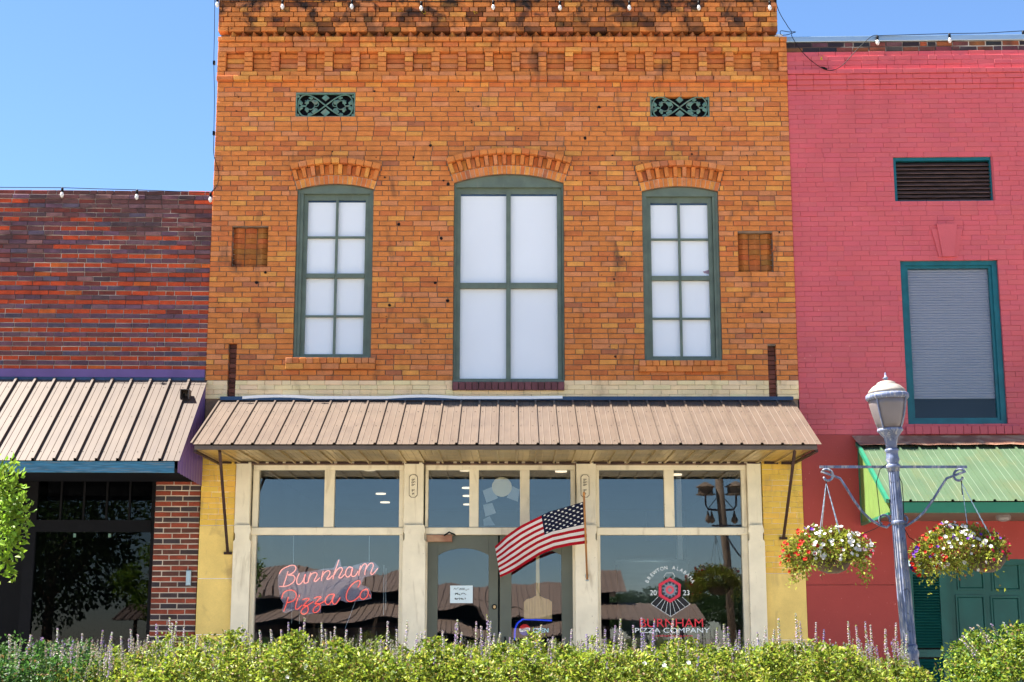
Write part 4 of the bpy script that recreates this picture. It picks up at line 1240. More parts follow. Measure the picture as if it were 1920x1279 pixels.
# ------------------------------------------------------------------ hanging flower baskets
def flowers(P, N, r, col, m):
    """five-lobed open trumpet flowers"""
    for p, nrm, rr, c in zip(P, N, r, col):
        nrm = Vector(nrm).normalized(); a = nrm.cross(Vector((.3, .2, 1))).normalized(); b = nrm.cross(a)
        vs = [Vector(p)]
        for k in range(10):
            t = 2 * math.pi * k / 10
            q = rr * (1.0 if k % 2 == 0 else .78)
            vs.append(Vector(p) + nrm * rr * .45 + a * (q * math.cos(t)) + b * (q * math.sin(t)))
        m.pts(vs, [(0, k + 1, (k + 1) % 10 + 1) for k in range(10)], c)
def basket(px0, py0, px1, py1, hook, label, seed, zones, bowl_px):
    rr = np.random.default_rng(seed)
    Yb = LY
    x0, x1, z0, z1 = rect(px0, py0, px1, py1, Yb)
    c = np.array([(x0 + x1) / 2, Yb, (z0 + z1) / 2]); hx, hz = (x1 - x0) / 2 * .92, (z1 - z0) / 2 * .92
    rim = U(bowl_px[0], bowl_px[1], Yb)
    t = thing('hanging_basket', (rim.x, Yb, z0), label, 'flower basket', 'baskets hanging from the lamp arms')
    m = MB(); m.lathe((rim.x, Yb, rim.z - .17), [(.06, 0), (.13, .03), (.18, .10), (.20, .17)], 20); m.build('bowl', M['soil'], t, True)
    for k in range(4):
        a = 2 * math.pi * k / 4 + .5
        p = Vector((rim.x + .19 * math.cos(a), Yb + .19 * math.sin(a), rim.z))
        m = MB(); L_ = (hook - p); nl = int(L_.length / .028)
        for i in range(nl):
            q0 = p + L_ * (i / nl); q1 = p + L_ * ((i + 1.15) / nl)
            m.bar(q0, q1, .0065 if i % 2 else .0025, .0025 if i % 2 else .0065)
        m.build('chain', M['steel'], t)
    m = MB(); m.tube([hook + Vector((0, 0, .015)), hook - Vector((0, 0, .12))], .006, 5); m.build('hook', M['iron'], t)
    # foliage: a lumpy dome that spills over the sides
    n = 5200
    th = rr.uniform(0, 2 * math.pi, n); ph = np.arccos(rr.uniform(-.75, 1, n)); rad = rr.uniform(.55, 1, n) ** .6
    lump = 1 + .14 * np.sin(3 * th + seed) * np.sin(2 * ph) + .10 * np.sin(7 * th + 2 * seed + 3 * ph)
    D = np.stack([np.sin(ph) * np.cos(th), np.sin(ph) * np.sin(th), np.cos(ph)], 1)
    P = c + D * (rad * lump)[:, None] * np.array([hx * .97, hx * .75, hz * .95])
    P[:, 2] -= .10 * hz * (np.abs(D[:, 0]) ** 2)
    keep = ~((P[:, 2] < c[2] - hz * .30) & (np.hypot(P[:, 0] - rim.x, P[:, 1] - Yb) < .26 + .05 * rr.random(n)))
    P, D, th, rad, ph, lump = P[keep], D[keep], th[keep], rad[keep], ph[keep], lump[keep]; n = len(P)
    tn = 900; tb = rr.integers(0, 26, tn); ta = rr.uniform(-1, 1, 26); tl = rr.uniform(.35, 1.05, 26) * (1 + .5 * (np.abs(ta) > .6)); tt = rr.random(tn)
    TP = np.stack([c[0] + hx * (ta[tb] * (.9 + .12 * tt)) + rr.normal(0, .018, tn), Yb + rr.normal(-.12, .12, tn), c[2] - hz * (.15 + tl[tb] * tt) + rr.normal(0, .015, tn)], 1)
    tk = ~((np.hypot(TP[:, 0] - rim.x, TP[:, 1] - Yb) < .24) & (TP[:, 2] < c[2] - hz * .35)); TP = TP[tk]
    P = np.concatenate([P, TP]); D = np.concatenate([D, np.tile([0, -.4, -.6], (len(TP), 1))]); rad = np.concatenate([rad, np.zeros(len(TP))]); lump = np.concatenate([lump, np.ones(len(TP))]); n = len(P)
    P += rr.normal(0, .012, (n, 3))
    cols = np.array([.19, .235, .03]) * rr.uniform(.45, 1.35, (n, 1)) * np.array([1, 1, 1]) + rr.uniform(0, .05, (n, 1)) * np.array([1.3, .7, 0])
    dead = rr.random(n) < .13; cols[dead] = np.array([.20, .10, .04]) * rr.uniform(.5, 1.2, (dead.sum(), 1))
    leaf_mesh('foliage', P, D + rr.normal(0, .7, (n, 3)), rr.uniform(.022, .05, n), cols, M['leaf'], t, aspect=.55)
    # flowers on the outside
    for nm, fcol, f, cnt in zones:
        idx = [i for i in range(n) if rad[i] > .84 and f((P[i, 0] - c[0]) / hx, (P[i, 2] - c[2]) / hz) and D[i, 1] < .45]
        rr.shuffle(idx)
        for i in idx[:cnt]:
            m = MB()
            p = c + D[i] * lump[i] * 1.02 * np.array([hx * .98, hx * .77, hz * .97]); p[2] -= .10 * hz * abs(D[i, 0])**2
            v = rr.uniform(.85, 1.08)
            nn_ = D[i] * .7 + np.array([rr.normal(0, .35), -.55, .35 + rr.normal(0, .3)])
            flowers([p], [nn_], [rr.uniform(.015, .026)], [tuple(k * v for k in fcol)], m)
            m.build(nm, M['petal'], t)
    return t
WHITE, REDF, PURP, MAG, YELF = (.72, .69, .66), (.50, .018, .010), (.12, .02, .30), (.45, .015, .05), (.55, .45, .03)
basket(1464, 988, 1634, 1082, hooks[0], 'hanging basket of white and scarlet petunias beside the yellow pier', 3,
       [('white_flower', WHITE, lambda u, v: u > -.38 and v > -.75 + .2 * (u < 0) and (v + u * .6) > -.55, 95), ('red_flower', REDF, lambda u, v: u < -.32, 46),
        ('crimson_flower', MAG, lambda u, v: u > .75, 9), ('purple_flower', PURP, lambda u, v: u < -.3 and v > .6, 4)], (1560, 1042))
basket(1702, 980, 1893, 1088, hooks[1], 'hanging basket of mixed red, white and purple petunias before the green door', 8,
       [('white_flower', WHITE, lambda u, v: -.5 < u < .45 and v > -.8, 62), ('red_flower', REDF, lambda u, v: u < -.35 or (u > .2 and v < -.35), 40),
        ('crimson_flower', MAG, lambda u, v: u > .4, 30), ('purple_flower', PURP, lambda u, v: (v > .35 or u < -.5), 26)], (1848, 1040))

# ------------------------------------------------------------------ flag on its pole
pb, ptop = U(1101, 1086, -.07), U(1095, 929, -.75)
fl = thing('wall_flag', pb, 'stars and stripes flag flying from a wooden pole on the pilaster by the door', 'flag')
m = MB(); m.tube([pb, ptop], .0125, 8); m.build('pole', M['flag_pole'], fl, True)
m = MB(); m.lathe(ptop, [(.014, 0), (.018, .01), (.014, .04), (.003, .055)], 10, (ptop - pb)); m.build('pole_tip', M['flag_pole'], fl, True)
m = MB(); m.lathe(pb + Vector((0, .035, 0)), [(.04, 0), (.04, .012), (.022, .02), (.02, .07)], 12, (ptop - pb) + Vector((0, -.2, 0))); m.build('bracket', M['steel'], fl)
TOPE = [(1097, 940), (1062, 950), (1030, 959), (1000, 975), (975, 988), (950, 1003), (928, 1022)]
BOTE = [(1101, 1019), (1070, 1023), (1040, 1030), (1012, 1041), (985, 1056), (962, 1070), (938, 1084)]
def edge(E, t):
    f = t * (len(E) - 1); i = min(int(f), len(E) - 2); k = f - i
    k = k  # piecewise linear
    return (E[i][0] + (E[i+1][0] - E[i][0]) * k, E[i][1] + (E[i+1][1] - E[i][1]) * k)
hoist_t, hoist_b = (ptop - pb) * .93 + pb, (ptop - pb) * .42 + pb
def flag_pt(u, v):
    a, b = edge(TOPE, u), edge(BOTE, u)
    px_, py_ = a[0] + (b[0] - a[0]) * v, a[1] + (b[1] - a[1]) * v
    Y0 = hoist_t.y + (hoist_b.y - hoist_t.y) * v
    Y = Y0 * (1 - .35 * u) + .085 * math.sin(u * 9.5 + v * 1.6) * u ** .5 + .03 * math.sin(u * 17 - v * 3) * u - .05 * math.sin(v * math.pi) * u
    py_ += 2.5 * math.sin(u * 8 + v * 2) * u
    return U(px_, py_, Y)
m = MB(); NU = 60
RED, WHT, BLU = (.33, .007, .018), (.62, .60, .63), (.007, .010, .035)
for s_ in range(13):
    for i in range(NU):
        u0, u1, v0, v1 = i / NU, (i + 1) / NU, s_ / 13, (s_ + 1) / 13
        c = RED if s_ % 2 == 0 else WHT
        if s_ < 7 and u1 <= .42: c = BLU
        vm = (v0 + v1) / 2
        m.pts([flag_pt(u0, v0), flag_pt(u0, vm), flag_pt(u0, v1), flag_pt(u1, v1), flag_pt(u1, vm), flag_pt(u1, v0)], [(0, 1, 4, 5), (1, 2, 3, 4)], c)
m.build('cloth', M['cloth'], fl, True)
m = MB()
for r_ in range(9):
    for k in range(6 if r_ % 2 == 0 else 5):
        u = .42 * ((k + .5) / 6 if r_ % 2 == 0 else (k + 1) / 6); v = 7 / 13 * (r_ + .6) / 9.2
        vs = []
        for q in range(10):
            t = math.pi / 2 + math.pi * q / 5; rad = 1 if q % 2 == 0 else .42
            vs.append(flag_pt(min(.43, max(.002, u + .017 * rad * math.cos(t))), max(.002, v - .026 * rad * math.sin(t))) + Vector((0, -.006, 0)))
        ctr = flag_pt(u, v) + Vector((0, -.006, 0))
        m.pts([ctr] + vs, [(0, q + 1, (q + 1) % 10 + 1) for q in range(10)], (.78, .78, .78))
m.build('stars', M['cloth'], fl)

def little_flag(name, base, tip, corners, label, parent_mat='cloth'):
    """a hand flag: stick plus striped cloth with a starred corner; corners: hoist top, fly top, fly bottom, hoist bottom"""
    t = thing(name, base, label, 'flag')
    m = MB(); m.tube([base, tip], .003, 5); m.build('stick', M['wood'], t)
    m = MB(); A, B, C, D_ = [Vector(c) for c in corners]
    f = lambda u, v: (A * (1 - u) + B * u) * (1 - v) + (D_ * (1 - u) + C * u) * v + Vector((0, .01 * math.sin(u * 7), 0))
    for s_ in range(13):
        for i in range(10):
            c = RED if s_ % 2 == 0 else WHT
            if s_ < 7 and i < 4: c = BLU
            m.pts([f(i/10, s_/13), f(i/10, (s_+1)/13), f((i+1)/10, (s_+1)/13), f((i+1)/10, s_/13)], [(0, 1, 2, 3)], c)
    m.build('cloth', M['cloth'], t)
    m = MB()
    for r_ in range(6):
        for k in range(5):
            c = f(.4 * (k + .5) / 5, 7/13 * (r_ + .5) / 6) + Vector((0, -.004, 0)); e_ = (B - A).length * .014
            m.pts([c + Vector((0, 0, e_ * 1.5)), c + Vector((-e_, 0, -e_)), c + Vector((e_, 0, -e_))], [(0, 1, 2)], (.78, .78, .78))
    m.build('stars', M['cloth'], t)
little_flag('hand_flag', U(1310, 516, .15), U(1331, 492, .15), [U(1331, 494, .148), U(1331, 518, .148), U(1322, 514, .148), U(1313, 505, .148)],
            'tiny stars and stripes flag behind the pane of the upper window nearest the pink wall')
for (px_, tip, lab) in ((748, 1266, 'small stars and stripes flag in the flowers below the neon sign'), (972, 1253, 'small stars and stripes flag in the flowers below the doors')):
    Yq = -7.0
    b_ = U(px_ + 14, 1420, Yq); b_.z = .03
    little_flag('hand_flag', b_, U(px_ + 3, tip - 2, Yq), [U(px_ + 2, tip, Yq), U(px_ + 16, tip + 38, Yq + .03), U(px_ - 22, tip + 52, Yq + .02), U(px_ - 28, tip + 22, Yq)], lab)

# ------------------------------------------------------------------ neon sign, window lettering, things in the windows
YN = .32
def smooth(pts, n=6):
    P = [Vector((p[0], p[1], 0)) for p in pts]
    if len(P) < 3: return [(p.x, p.y) for p in P]
    out = []
    for i in range(len(P) - 1):
        p0, p1, p2, p3 = P[max(0, i-1)], P[i], P[i+1], P[min(len(P)-1, i+2)]
        for k in range(n):
            t = k / n
            q = .5 * ((2*p1) + (p2 - p0)*t + (2*p0 - 5*p1 + 4*p2 - p3)*t*t + (-p0 + 3*p1 - 3*p2 + p3)*t**3)
            out.append((q.x, q.y))
    out.append((P[-1].x, P[-1].y))
    return out
ZN = lambda p, Y=YN: U(500 + p[0] / 8.348, 1030 + p[1] / 8.348, Y)
neon = thing('neon_sign', ZN((950, 600)), 'red script neon sign hanging in the shop window', 'neon sign')
TOPW = [[(195,388),(232,325),(300,282),(380,252),(440,258),(458,300),(430,350),(380,385),(335,402),(410,407),(442,450),(420,510),(360,555),(290,580),(195,582)], [(335,345),(300,460),(258,578)],
        [(512,375),(482,440),(470,500),(482,545),(520,545),(570,490),(608,390),(585,470),(592,530),(640,520)], [(690,365),(665,440),(645,522)], [(662,455),(700,388),(760,365),(790,390),(770,440),(742,490),(772,500),(832,445)],
        [(885,340),(865,420),(856,495)], [(866,432),(910,362),(970,335),(990,370),(960,430),(940,465),(975,465),(1032,412)], [(1130,165),(1095,270),(1060,370),(1035,470)],
        [(1050,402),(1110,312),(1165,287),(1185,320),(1150,390),(1130,440),(1165,445),(1222,392)], [(1345,292),(1290,277),(1245,330),(1236,400),(1265,435),(1312,400),(1345,295),(1325,380),(1342,425),(1390,410),(1432,342)],
        [(1470,255),(1450,340),(1440,412)], [(1456,332),(1500,252),(1545,226),(1560,260),(1542,340),(1535,402)], [(1550,312),(1600,236),(1645,216),(1670,250),(1642,330),(1630,380),(1665,386),(1740,296)]]
BOTW = [[(340,745),(310,850),(265,972)], [(235,772),(260,692),(320,647),(400,642),(455,682),(460,750),(410,810),(320,836)], [(490,762),(460,860),(450,915),(470,940),(510,915),(552,872)], [(516,712),(506,752)],
        [(560,790),(610,772),(665,772),(620,830),(572,885),(620,880),(650,920),(640,980),(590,1015),(542,1000),(548,950),(620,890),(735,820)], [(740,770),(790,747),(850,747),(800,800),(757,855),(810,850),(840,890),(820,950),(770,990),(727,975),(742,920),(820,860),(930,802)],
        [(1052,702),(980,712),(925,770),(920,835),(960,866),(1010,820),(1060,702),(1030,800),(1042,850),(1085,850),(1152,752)], [(1425,597),(1460,532),(1450,492),(1390,510),(1310,580),(1256,680),(1246,770),(1290,816),(1370,800),(1452,732)],
        [(1560,626),(1500,650),(1462,710),(1472,765),(1520,780),(1570,740),(1590,672),(1572,628),(1540,626)], [(1586,766),(1590,764)], [(1612,706),(1622,752)]]
for name, S_, mat in (('upper_word_tube', TOPW, M['neon_pink']), ('lower_word_tube', BOTW, M['neon_red'])):
    m = MB()
    for s_ in S_: m.tube([ZN(p) for p in smooth(s_)], .0062, 6)
    m.build(name, mat, neon, True)
outl = [(180,400),(250,300),(400,235),(470,260),(505,365),(680,345),(870,310),(1050,290),(1108,160),(1150,150),(1165,268),(1330,262),(1530,205),(1680,198),(1765,285),(1690,405),(1525,440),(1480,560),(1600,600),(1645,700),(1640,775),(1500,802),(1250,832),(1150,795),(1080,872),(855,885),(845,990),(570,1030),(520,962),(440,952),(290,1000),(238,975),(265,850),(215,770),(180,590)]
op = [ZN(p, YN + .02) for p in outl]
m = MB(); m.prism([(p.x, p.z) for p in op][::-1], YN + .016, YN + .022); m.build('clear_backing', M['acrylic'], neon)
m = MB()
for (x_, ya) in ((418, 215), (1603, 195)): m.tube([ZN((x_, ya)), ZN((x_ + 4, -210))], .003, 5)
m.build('hanging_wire', M['steel'], neon)
m = MB()
for (x_, ya, yb) in ((398, 690, 1160), (518, 730, 1170), (1836, 250, 1030), (1870, 295, 950)): m.tube([ZN((x_, ya), .5), ZN((x_ - 6, yb), .5)], .0035, 5)
m.tube([ZN((1390, 810), .5), ZN((1225, 1250), .5)], .003, 5); m.build('cord', M['steel'], neon)

def text_faces(body, size, bold=0.0):
    cu = bpy.data.curves.new('t', 'FONT'); cu.body = body; cu.size = size; cu.align_x = 'CENTER'; cu.align_y = 'CENTER'; cu.offset = bold
    ob = bpy.data.objects.new('t', cu); SC.collection.objects.link(ob)
    dg = bpy.context.evaluated_depsgraph_get()
    me = bpy.data.meshes.new_from_object(ob.evaluated_get(dg))
    vs = [tuple(v.co) for v in me.vertices]; fs = [tuple(p.vertices) for p in me.polygons]
    bpy.data.objects.remove(ob); bpy.data.curves.remove(cu); bpy.data.meshes.remove(me)
    return vs, fs
def put_text(m, body, px_, py_, Y, h_px, col, rot=0.0, wide=1.0, bold=0.0):
    vs, fs = text_faces(body, 1.0, bold)
    if not vs: return
    hh_ = max(v[1] for v in vs) - min(v[1] for v in vs)
    c = U(px_, py_, Y); k = h_px * (U(px_, py_ - 1, Y).z - c.z) / hh_
    y0 = (max(v[1] for v in vs) + min(v[1] for v in vs)) / 2
    cr, sr = math.cos(rot), math.sin(rot)
    out = []
    for v in vs:
        x, z = v[0] * k * wide, (v[1] - y0) * k
        out.append((c.x + x * cr - z * sr, Y, c.z + x * sr + z * cr))
    m.pts(out, fs, col)
# lettering on the right-hand shop window
YG = .085
DW, DR = (.85, .9, .92), (.75, .04, .06)
m = MB()
for i, ch_ in enumerate('BREWTON ALABAMA'):
    a = math.radians(-63 + 126 * i / 14)
    if ch_ != ' ':
        put_text(m, ch_, 1256 + 48 * math.sin(a), 1112 - 48 * math.cos(a), YG, 6.6, DW, -a, .9)
for s_, x_ in (('20', 1225), ('23', 1287)): put_text(m, s_, x_, 1111.5, YG, 9.5, DW)
put_text(m, 'PIZZA COMPANY', 1260, 1182, YG, 9, DW, 0, 1.42)
m.build('white_lettering', M['paint'], win_r)['kind'] = 'stuff'
m = MB(); put_text(m, 'BURNHAM', 1259, 1168, YG, 16, DR, 0, 1.12); put_text(m, 'burnhampizza.com', 1261, 1192.5, YG, 6, DR, 0, 1.55); m.build('red_lettering', M['paint'], win_r)
def DP(x, y, Y=YG): return U(1120 + x / 5.814, 1000 + y / 5.814, Y)
m = MB()
hexo = [(790, 483), (912, 553), (905, 685), (795, 760), (668, 685), (668, 553)]; hexi = [(790, 520), (882, 570), (878, 665), (793, 720), (700, 665), (700, 570)]
for i in range(6):
    k = (i + 1) % 6
    m.pts([DP(*hexo[i]), DP(*hexo[k]), DP(*hexi[k]), DP(*hexi[i])], [(3, 2, 1, 0)], (.62, .035, .07))
ring_ = lambda r, n=24: [(791 + r * math.cos(2*math.pi*i/n), 617 + r * math.sin(2*math.pi*i/n)) for i in range(n)]
o_, i_ = ring_(47), ring_(22)
for i in range(24): m.pts([DP(*o_[i]), DP(*o_[(i+1) % 24]), DP(*i_[(i+1) % 24]), DP(*i_[i])], [(0, 1, 2, 3)], (.66, .10, .14))
m.build('red_emblem', M['paint'], win_r)
m = MB()
for i in range(12):
    t = 2 * math.pi * i / 12; c = (791 + 77 * math.cos(t), 617 + 77 * math.sin(t))
    m.pts([DP(c[0] + 14 * math.cos(q), c[1] + 14 * math.sin(q), YG - .001) for q in [k * math.pi / 4 for k in range(8)]], [tuple(range(8))], (.03, .04, .07))
m.build('bolt_marks', M['paint'], win_r)
m = MB(); d_ = ring_(84, 20); m.pts([DP(*p, YG + .002) for p in d_], [tuple(range(20))[::-1]], (.20, .24, .30)); m.build('emblem_disc', M['paint'], win_r)
m = MB()
def line(a, b, w=.004): m.bar(DP(*a), DP(*b), w, .0015, Vector((0, 1, 0)), DW)
cow = [(665, 690), (585, 770), (800, 908), (1010, 772), (925, 695)]
for a, b in zip(cow[:-1], cow[1:]): line(a, b)
for k in range(1, 8):
    t = k / 8; xb = 585 + (1010 - 585) * t; yb = 770 + (908 - 770) * (1 - abs(2 * t - 1)); line((690 + 205 * t, 705 + 55 * (1 - abs(2*t - 1))), (xb, yb))
lan = [(735, 490), (725, 470), (752, 432), (822, 432), (845, 470), (830, 495)]
for a, b in zip(lan[:-1], lan[1:]): line(a, b)
m.build('white_linework', M['paint'], win_r)
m = MB(); m.pts([DP(*p, YG + .003) for p in [(585, 770), (665, 690), (795, 740), (925, 695), (1010, 772), (800, 908)]], [(0, 1, 2, 3, 4, 5)], (.012, .012, .015)); m.build('emblem_ground', M['paint'], win_r)

# note, pizza peel, drinks sign and paper shapes at the doors
q = rect(844, 1098, 886.5, 1131, .10)
nt_ = thing('paper_note', ((q[0] + q[1]) / 2, .098, q[2]), 'handwritten paper note taped inside the door glass', 'note')
m = MB(); m.pts([(q[0], .086, q[2]), (q[1], .086, q[2]), (q[1], .087, q[3]), (q[0], .087, q[3])], [(0, 1, 2, 3)]); m.build('sheet', M['paper'], nt_)
m = MB()
for (zz, a, b) in ((.80, .15, .86), (.52, .22, .72), (.24, .2, .70)):
    n_ = 34; rr2 = random.Random(int(zz * 100))
    pts = [(q[0] + (q[1] - q[0]) * (a + (b - a) * i / n_), .084, q[2] + (q[3] - q[2]) * (zz + rr2.uniform(-.07, .07))) for i in range(n_)]
    for i in range(n_ - 1):
        if i % 6 != 5: m.bar(pts[i], pts[i + 1], .004, .001, Vector((0, 1, 0)))
m.build('handwriting', M['black'], nt_)
pe = U(1011, 1190, .16)
peel = thing('pizza_peel', pe, 'pale wooden pizza peel hanging behind the door glass', 'pizza peel')
def PP(x, y): return U(760 + x / 3.366, 860 + y / 3.366, .16)
blade = [(748, 1010), (748, 905), (765, 888), (800, 880), (822, 866), (850, 866), (872, 880), (905, 888), (926, 905), (926, 1010)]
for k in range(5):                                      # the blade's glued staves
    xa, xb = 748 + 178 * k / 5, 748 + 178 * (k + 1) / 5
    def topy(x):
        for (a, b) in zip(blade[1:-1], blade[2:]):
            if a[0] <= x <= b[0] and b[0] > a[0]: return a[1] + (b[1] - a[1]) * (x - a[0]) / (b[0] - a[0])
        return 905
    xs = [xa + (xb - xa) * i / 4 for i in range(5)]
    P_ = [PP(xa, 1012), PP(xb - .6, 1012)] + [PP(x - (.6 if x == xb else 0), topy(x)) for x in xs[::-1]]
    v = R.uniform(.85, 1.1)
    m = MB(); m.prism([(p.x, p.z) for p in P_], .155, .168); m.build('blade_stave', M['wood'], peel)
m = MB(); P_ = [PP(825, 868), PP(848, 868), PP(846, 600), PP(824, 600)]; m.prism([(p.x, p.z) for p in P_], .153, .172); m.build('handle', M['wood'], peel)
ps = thing('drinks_sign', U(1010, 1195, .2), 'blue neon bordered cola sign reading open inside the door', 'sign')
m = MB(); path = [(690, 1145), (692, 1085), (705, 1045), (730, 1022), (760, 1014), (925, 1022)]
m.tube([U(760 + a / 3.366, 860 + b / 3.366, .2) for a, b in smooth(path, 5)], .011, 6); m.build('border_tube', M['neon_blue'], ps, True)
c = U(984, 1181, .2); rad = .0685
m = MB(); nseg = 28
def half(lo, hi, col, y=.2):
    for i in range(nseg):
        t0, t1 = -1 + 2 * i / nseg, -1 + 2 * (i + 1) / nseg
        def cl(t, f): return max(-math.sqrt(max(0, 1 - t*t)), min(math.sqrt(max(0, 1 - t*t)), f(t)))
        m.pts([(c.x + rad * t0, y, c.z + rad * cl(t0, lo)), (c.x + rad * t1, y, c.z + rad * cl(t1, lo)), (c.x + rad * t1, y, c.z + rad * cl(t1, hi)), (c.x + rad * t0, y, c.z + rad * cl(t0, hi))], [(0, 1, 2, 3)], col)
wv = lambda s_: (lambda t: s_ + .10 * math.sin(t * 3))
half(wv(.28), lambda t: 1, (.55, .02, .02)); half(wv(-.28), wv(.28), (.75, .76, .78)); half(lambda t: -1, wv(-.28), (.01, .03, .28))
m.build('round_badge', M['backlit'], ps)
m = MB(); put_text(m, 'PEPSI', 984, 1181, .197, 5.2, (.01, .02, .12), .05, 1.05, .02); m.build('badge_lettering', M['paint'], ps)
m = MB(); put_text(m, 'OPEN', 1014, 1182, .197, 8, (.3, .6, .65), 0, 1.05, .01); m.build('open_lettering', M['neon_cyan'], ps)
m = MB(); p0, p1 = U(964, 1199, .215), U(1045, 1163, .215); m.box(p0.x, p1.x, .205, .23, p0.z, p1.z); m.build('backing_board', M['black'], ps)
pd = thing('paper_cutout', U(940, 912, .2), 'round cream disc and paper squares behind the glass above the doors', 'paper cutout')
cc = U(941, 913, .2)
m = MB(); m.lathe((cc.x, .2, cc.z), [(.125, 0), (.125, .008)], 32, (0, 1, 0), (.62, .55, .36)); m.build('disc', M['paint'], pd)
for (pts) in ([(905, 920), (925, 912), (934, 934), (912, 943)], [(950, 933), (961, 912), (974, 918), (971, 941)], [(906, 947), (923, 943), (930, 962), (910, 969)], [(906, 974), (918, 968), (928, 985), (907, 986)]):
    w_ = [U(a, b, .215) for a, b in pts]
    m = MB(); m.prism([(p.x, p.z) for p in w_][::-1], .213, .217, (.33, .37, .40)); m.build('paper_square', M['paint'], pd)

# ------------------------------------------------------------------ string lights and cables on the parapets
def string(name, label, wire_pts, bulbs, Y):
    t = thing(name, U(*wire_pts[0], Y), label, 'string lights')
    m = MB(); m.tube([U(a, b, Y) for a, b in wire_pts], .005, 5); m.build('wire', M['black'], t)
    for (a, b) in bulbs:
        p = U(a, b, Y)
        e = empty('bulb', p, t)
        m = MB(); m.lathe(p - Vector((0, 0, .06)), [(.012, 0), (.017, .006), (.017, .055), (.008, .065)], 10); m.build('socket', M['black'], e, True)
        m = MB(); m.lathe(p - Vector((0, 0, .135)), [(.004, 0), (.018, .012), (.026, .035), (.022, .055), (.013, .076)], 12); m.build('glass', M['bulb'], e, True)
    return t
string('string_lights', 'string of clear bulbs along the top of the low striped brick wall', [(-60, 351), (117, 352), (180, 354), (257, 356), (330, 359), (395, 361), (404, 352)], [(117, 352), (257, 356), (395, 361)], -.06)
string('string_lights', 'string of clear bulbs along the top of the orange brick parapet', [(402, 2), (530, 0), (660, 1), (790, 3), (925, 2), (1050, 2), (1180, 2), (1310, 2), (1443, 2), (1448, -10)],
       [(408, -4), (530, 0), (660, 0), (790, 3), (925, 1), (1050, 2), (1180, 2), (1310, 2), (1443, 2)], -.13)
string('string_lights', 'string of clear bulbs along the coping of the pink building', [(1640, 66), (1645, 67), (1780, 63), (1850, 62), (1918, 58), (2000, 55)], [(1645, 67), (1780, 63), (1918, 58)], -.06)
cb = thing('hanging_cable', U(1455, 0, -.1), 'thin black cable looping down over the corner of the pink wall', 'cable')
m = MB(); m.tube([U(a, b, -.1) for a, b in smooth([(1448, -20), (1460, 20), (1476, 48), (1484, 62), (1466, 66), (1464, 58), (1480, 60), (1492, 60), (1484, 66), (1500, 92), (1520, 113), (1542, 128), (1560, 132), (1580, 122), (1605, 95), (1632, 70), (1645, 66)], 5)], .0048, 5); m.build('wire', M['black'], cb)
m = MB(); a, b = U(1540, 126, -.1), U(1551, 130, -.1); m.tube([a, (a + b) / 2, b], .014, 8, taper=lambda t: .6 + 1.2 * t * (1 - t) * 2); m.build('plug', M['black'], cb)
cb = thing('corner_cable', U(402, 0, -.02), 'black cable running down the left corner of the orange brick wall', 'cable')
m = MB(); m.tube([U(a, b, -.03) for a, b in smooth([(403, -20), (402, 60), (401, 118), (402, 180), (401, 250), (401, 290), (410, 322), (408, 345), (398, 360)], 5)], .0045, 5); m.build('wire', M['black'], cb)
for (a, b) in ((401.5, 118), (401, 250)):
    m = MB(); p = U(a, b, -.03); m.box(p.x - .014, p.x + .014, -.05, -.01, p.z - .025, p.z + .025); m.build('clip', M['black'], cb)
yl = U(1540, 109, -.02)
lf = thing('yellow_leaf', yl, 'yellow leaf caught on the pink cornice by the cable', 'leaf')
m = MB(); m.pts([yl + Vector(p) for p in ((-.045, 0, .01), (0, -.02, -.035), (.04, 0, -.02), (.03, -.01, .035), (0, -.015, .012), (-.02, -.01, .03))], [(0, 1, 4), (1, 2, 4), (2, 3, 4), (4, 5, 0)], (.62, .45, .02)); m.build('blade', M['petal'], lf)
for i, (a, b) in enumerate(((752, 22), (797, 26), (893, 26))):
    p = U(a, b, -.09)
    w_ = thing('wall_weed', p, ('yellow weed sprouting high on the brick parapet, leftmost of three', 'yellow weed sprouting high on the brick parapet, middle of three', 'yellow weed sprouting high on the brick parapet, rightmost of three')[i], 'weed', 'weeds on the parapet')
    rr = np.random.default_rng(i); P = np.array(p) + rr.normal(0, .014, (26, 3)); leaf_mesh('leaves', P, rr.normal(0, 1, (26, 3)) + [0, -.5, .6], rr.uniform(.015, .03, 26), np.array([.5, .36, .02]) * rr.uniform(.6, 1.1, (26, 1)), M['leaf'], w_)

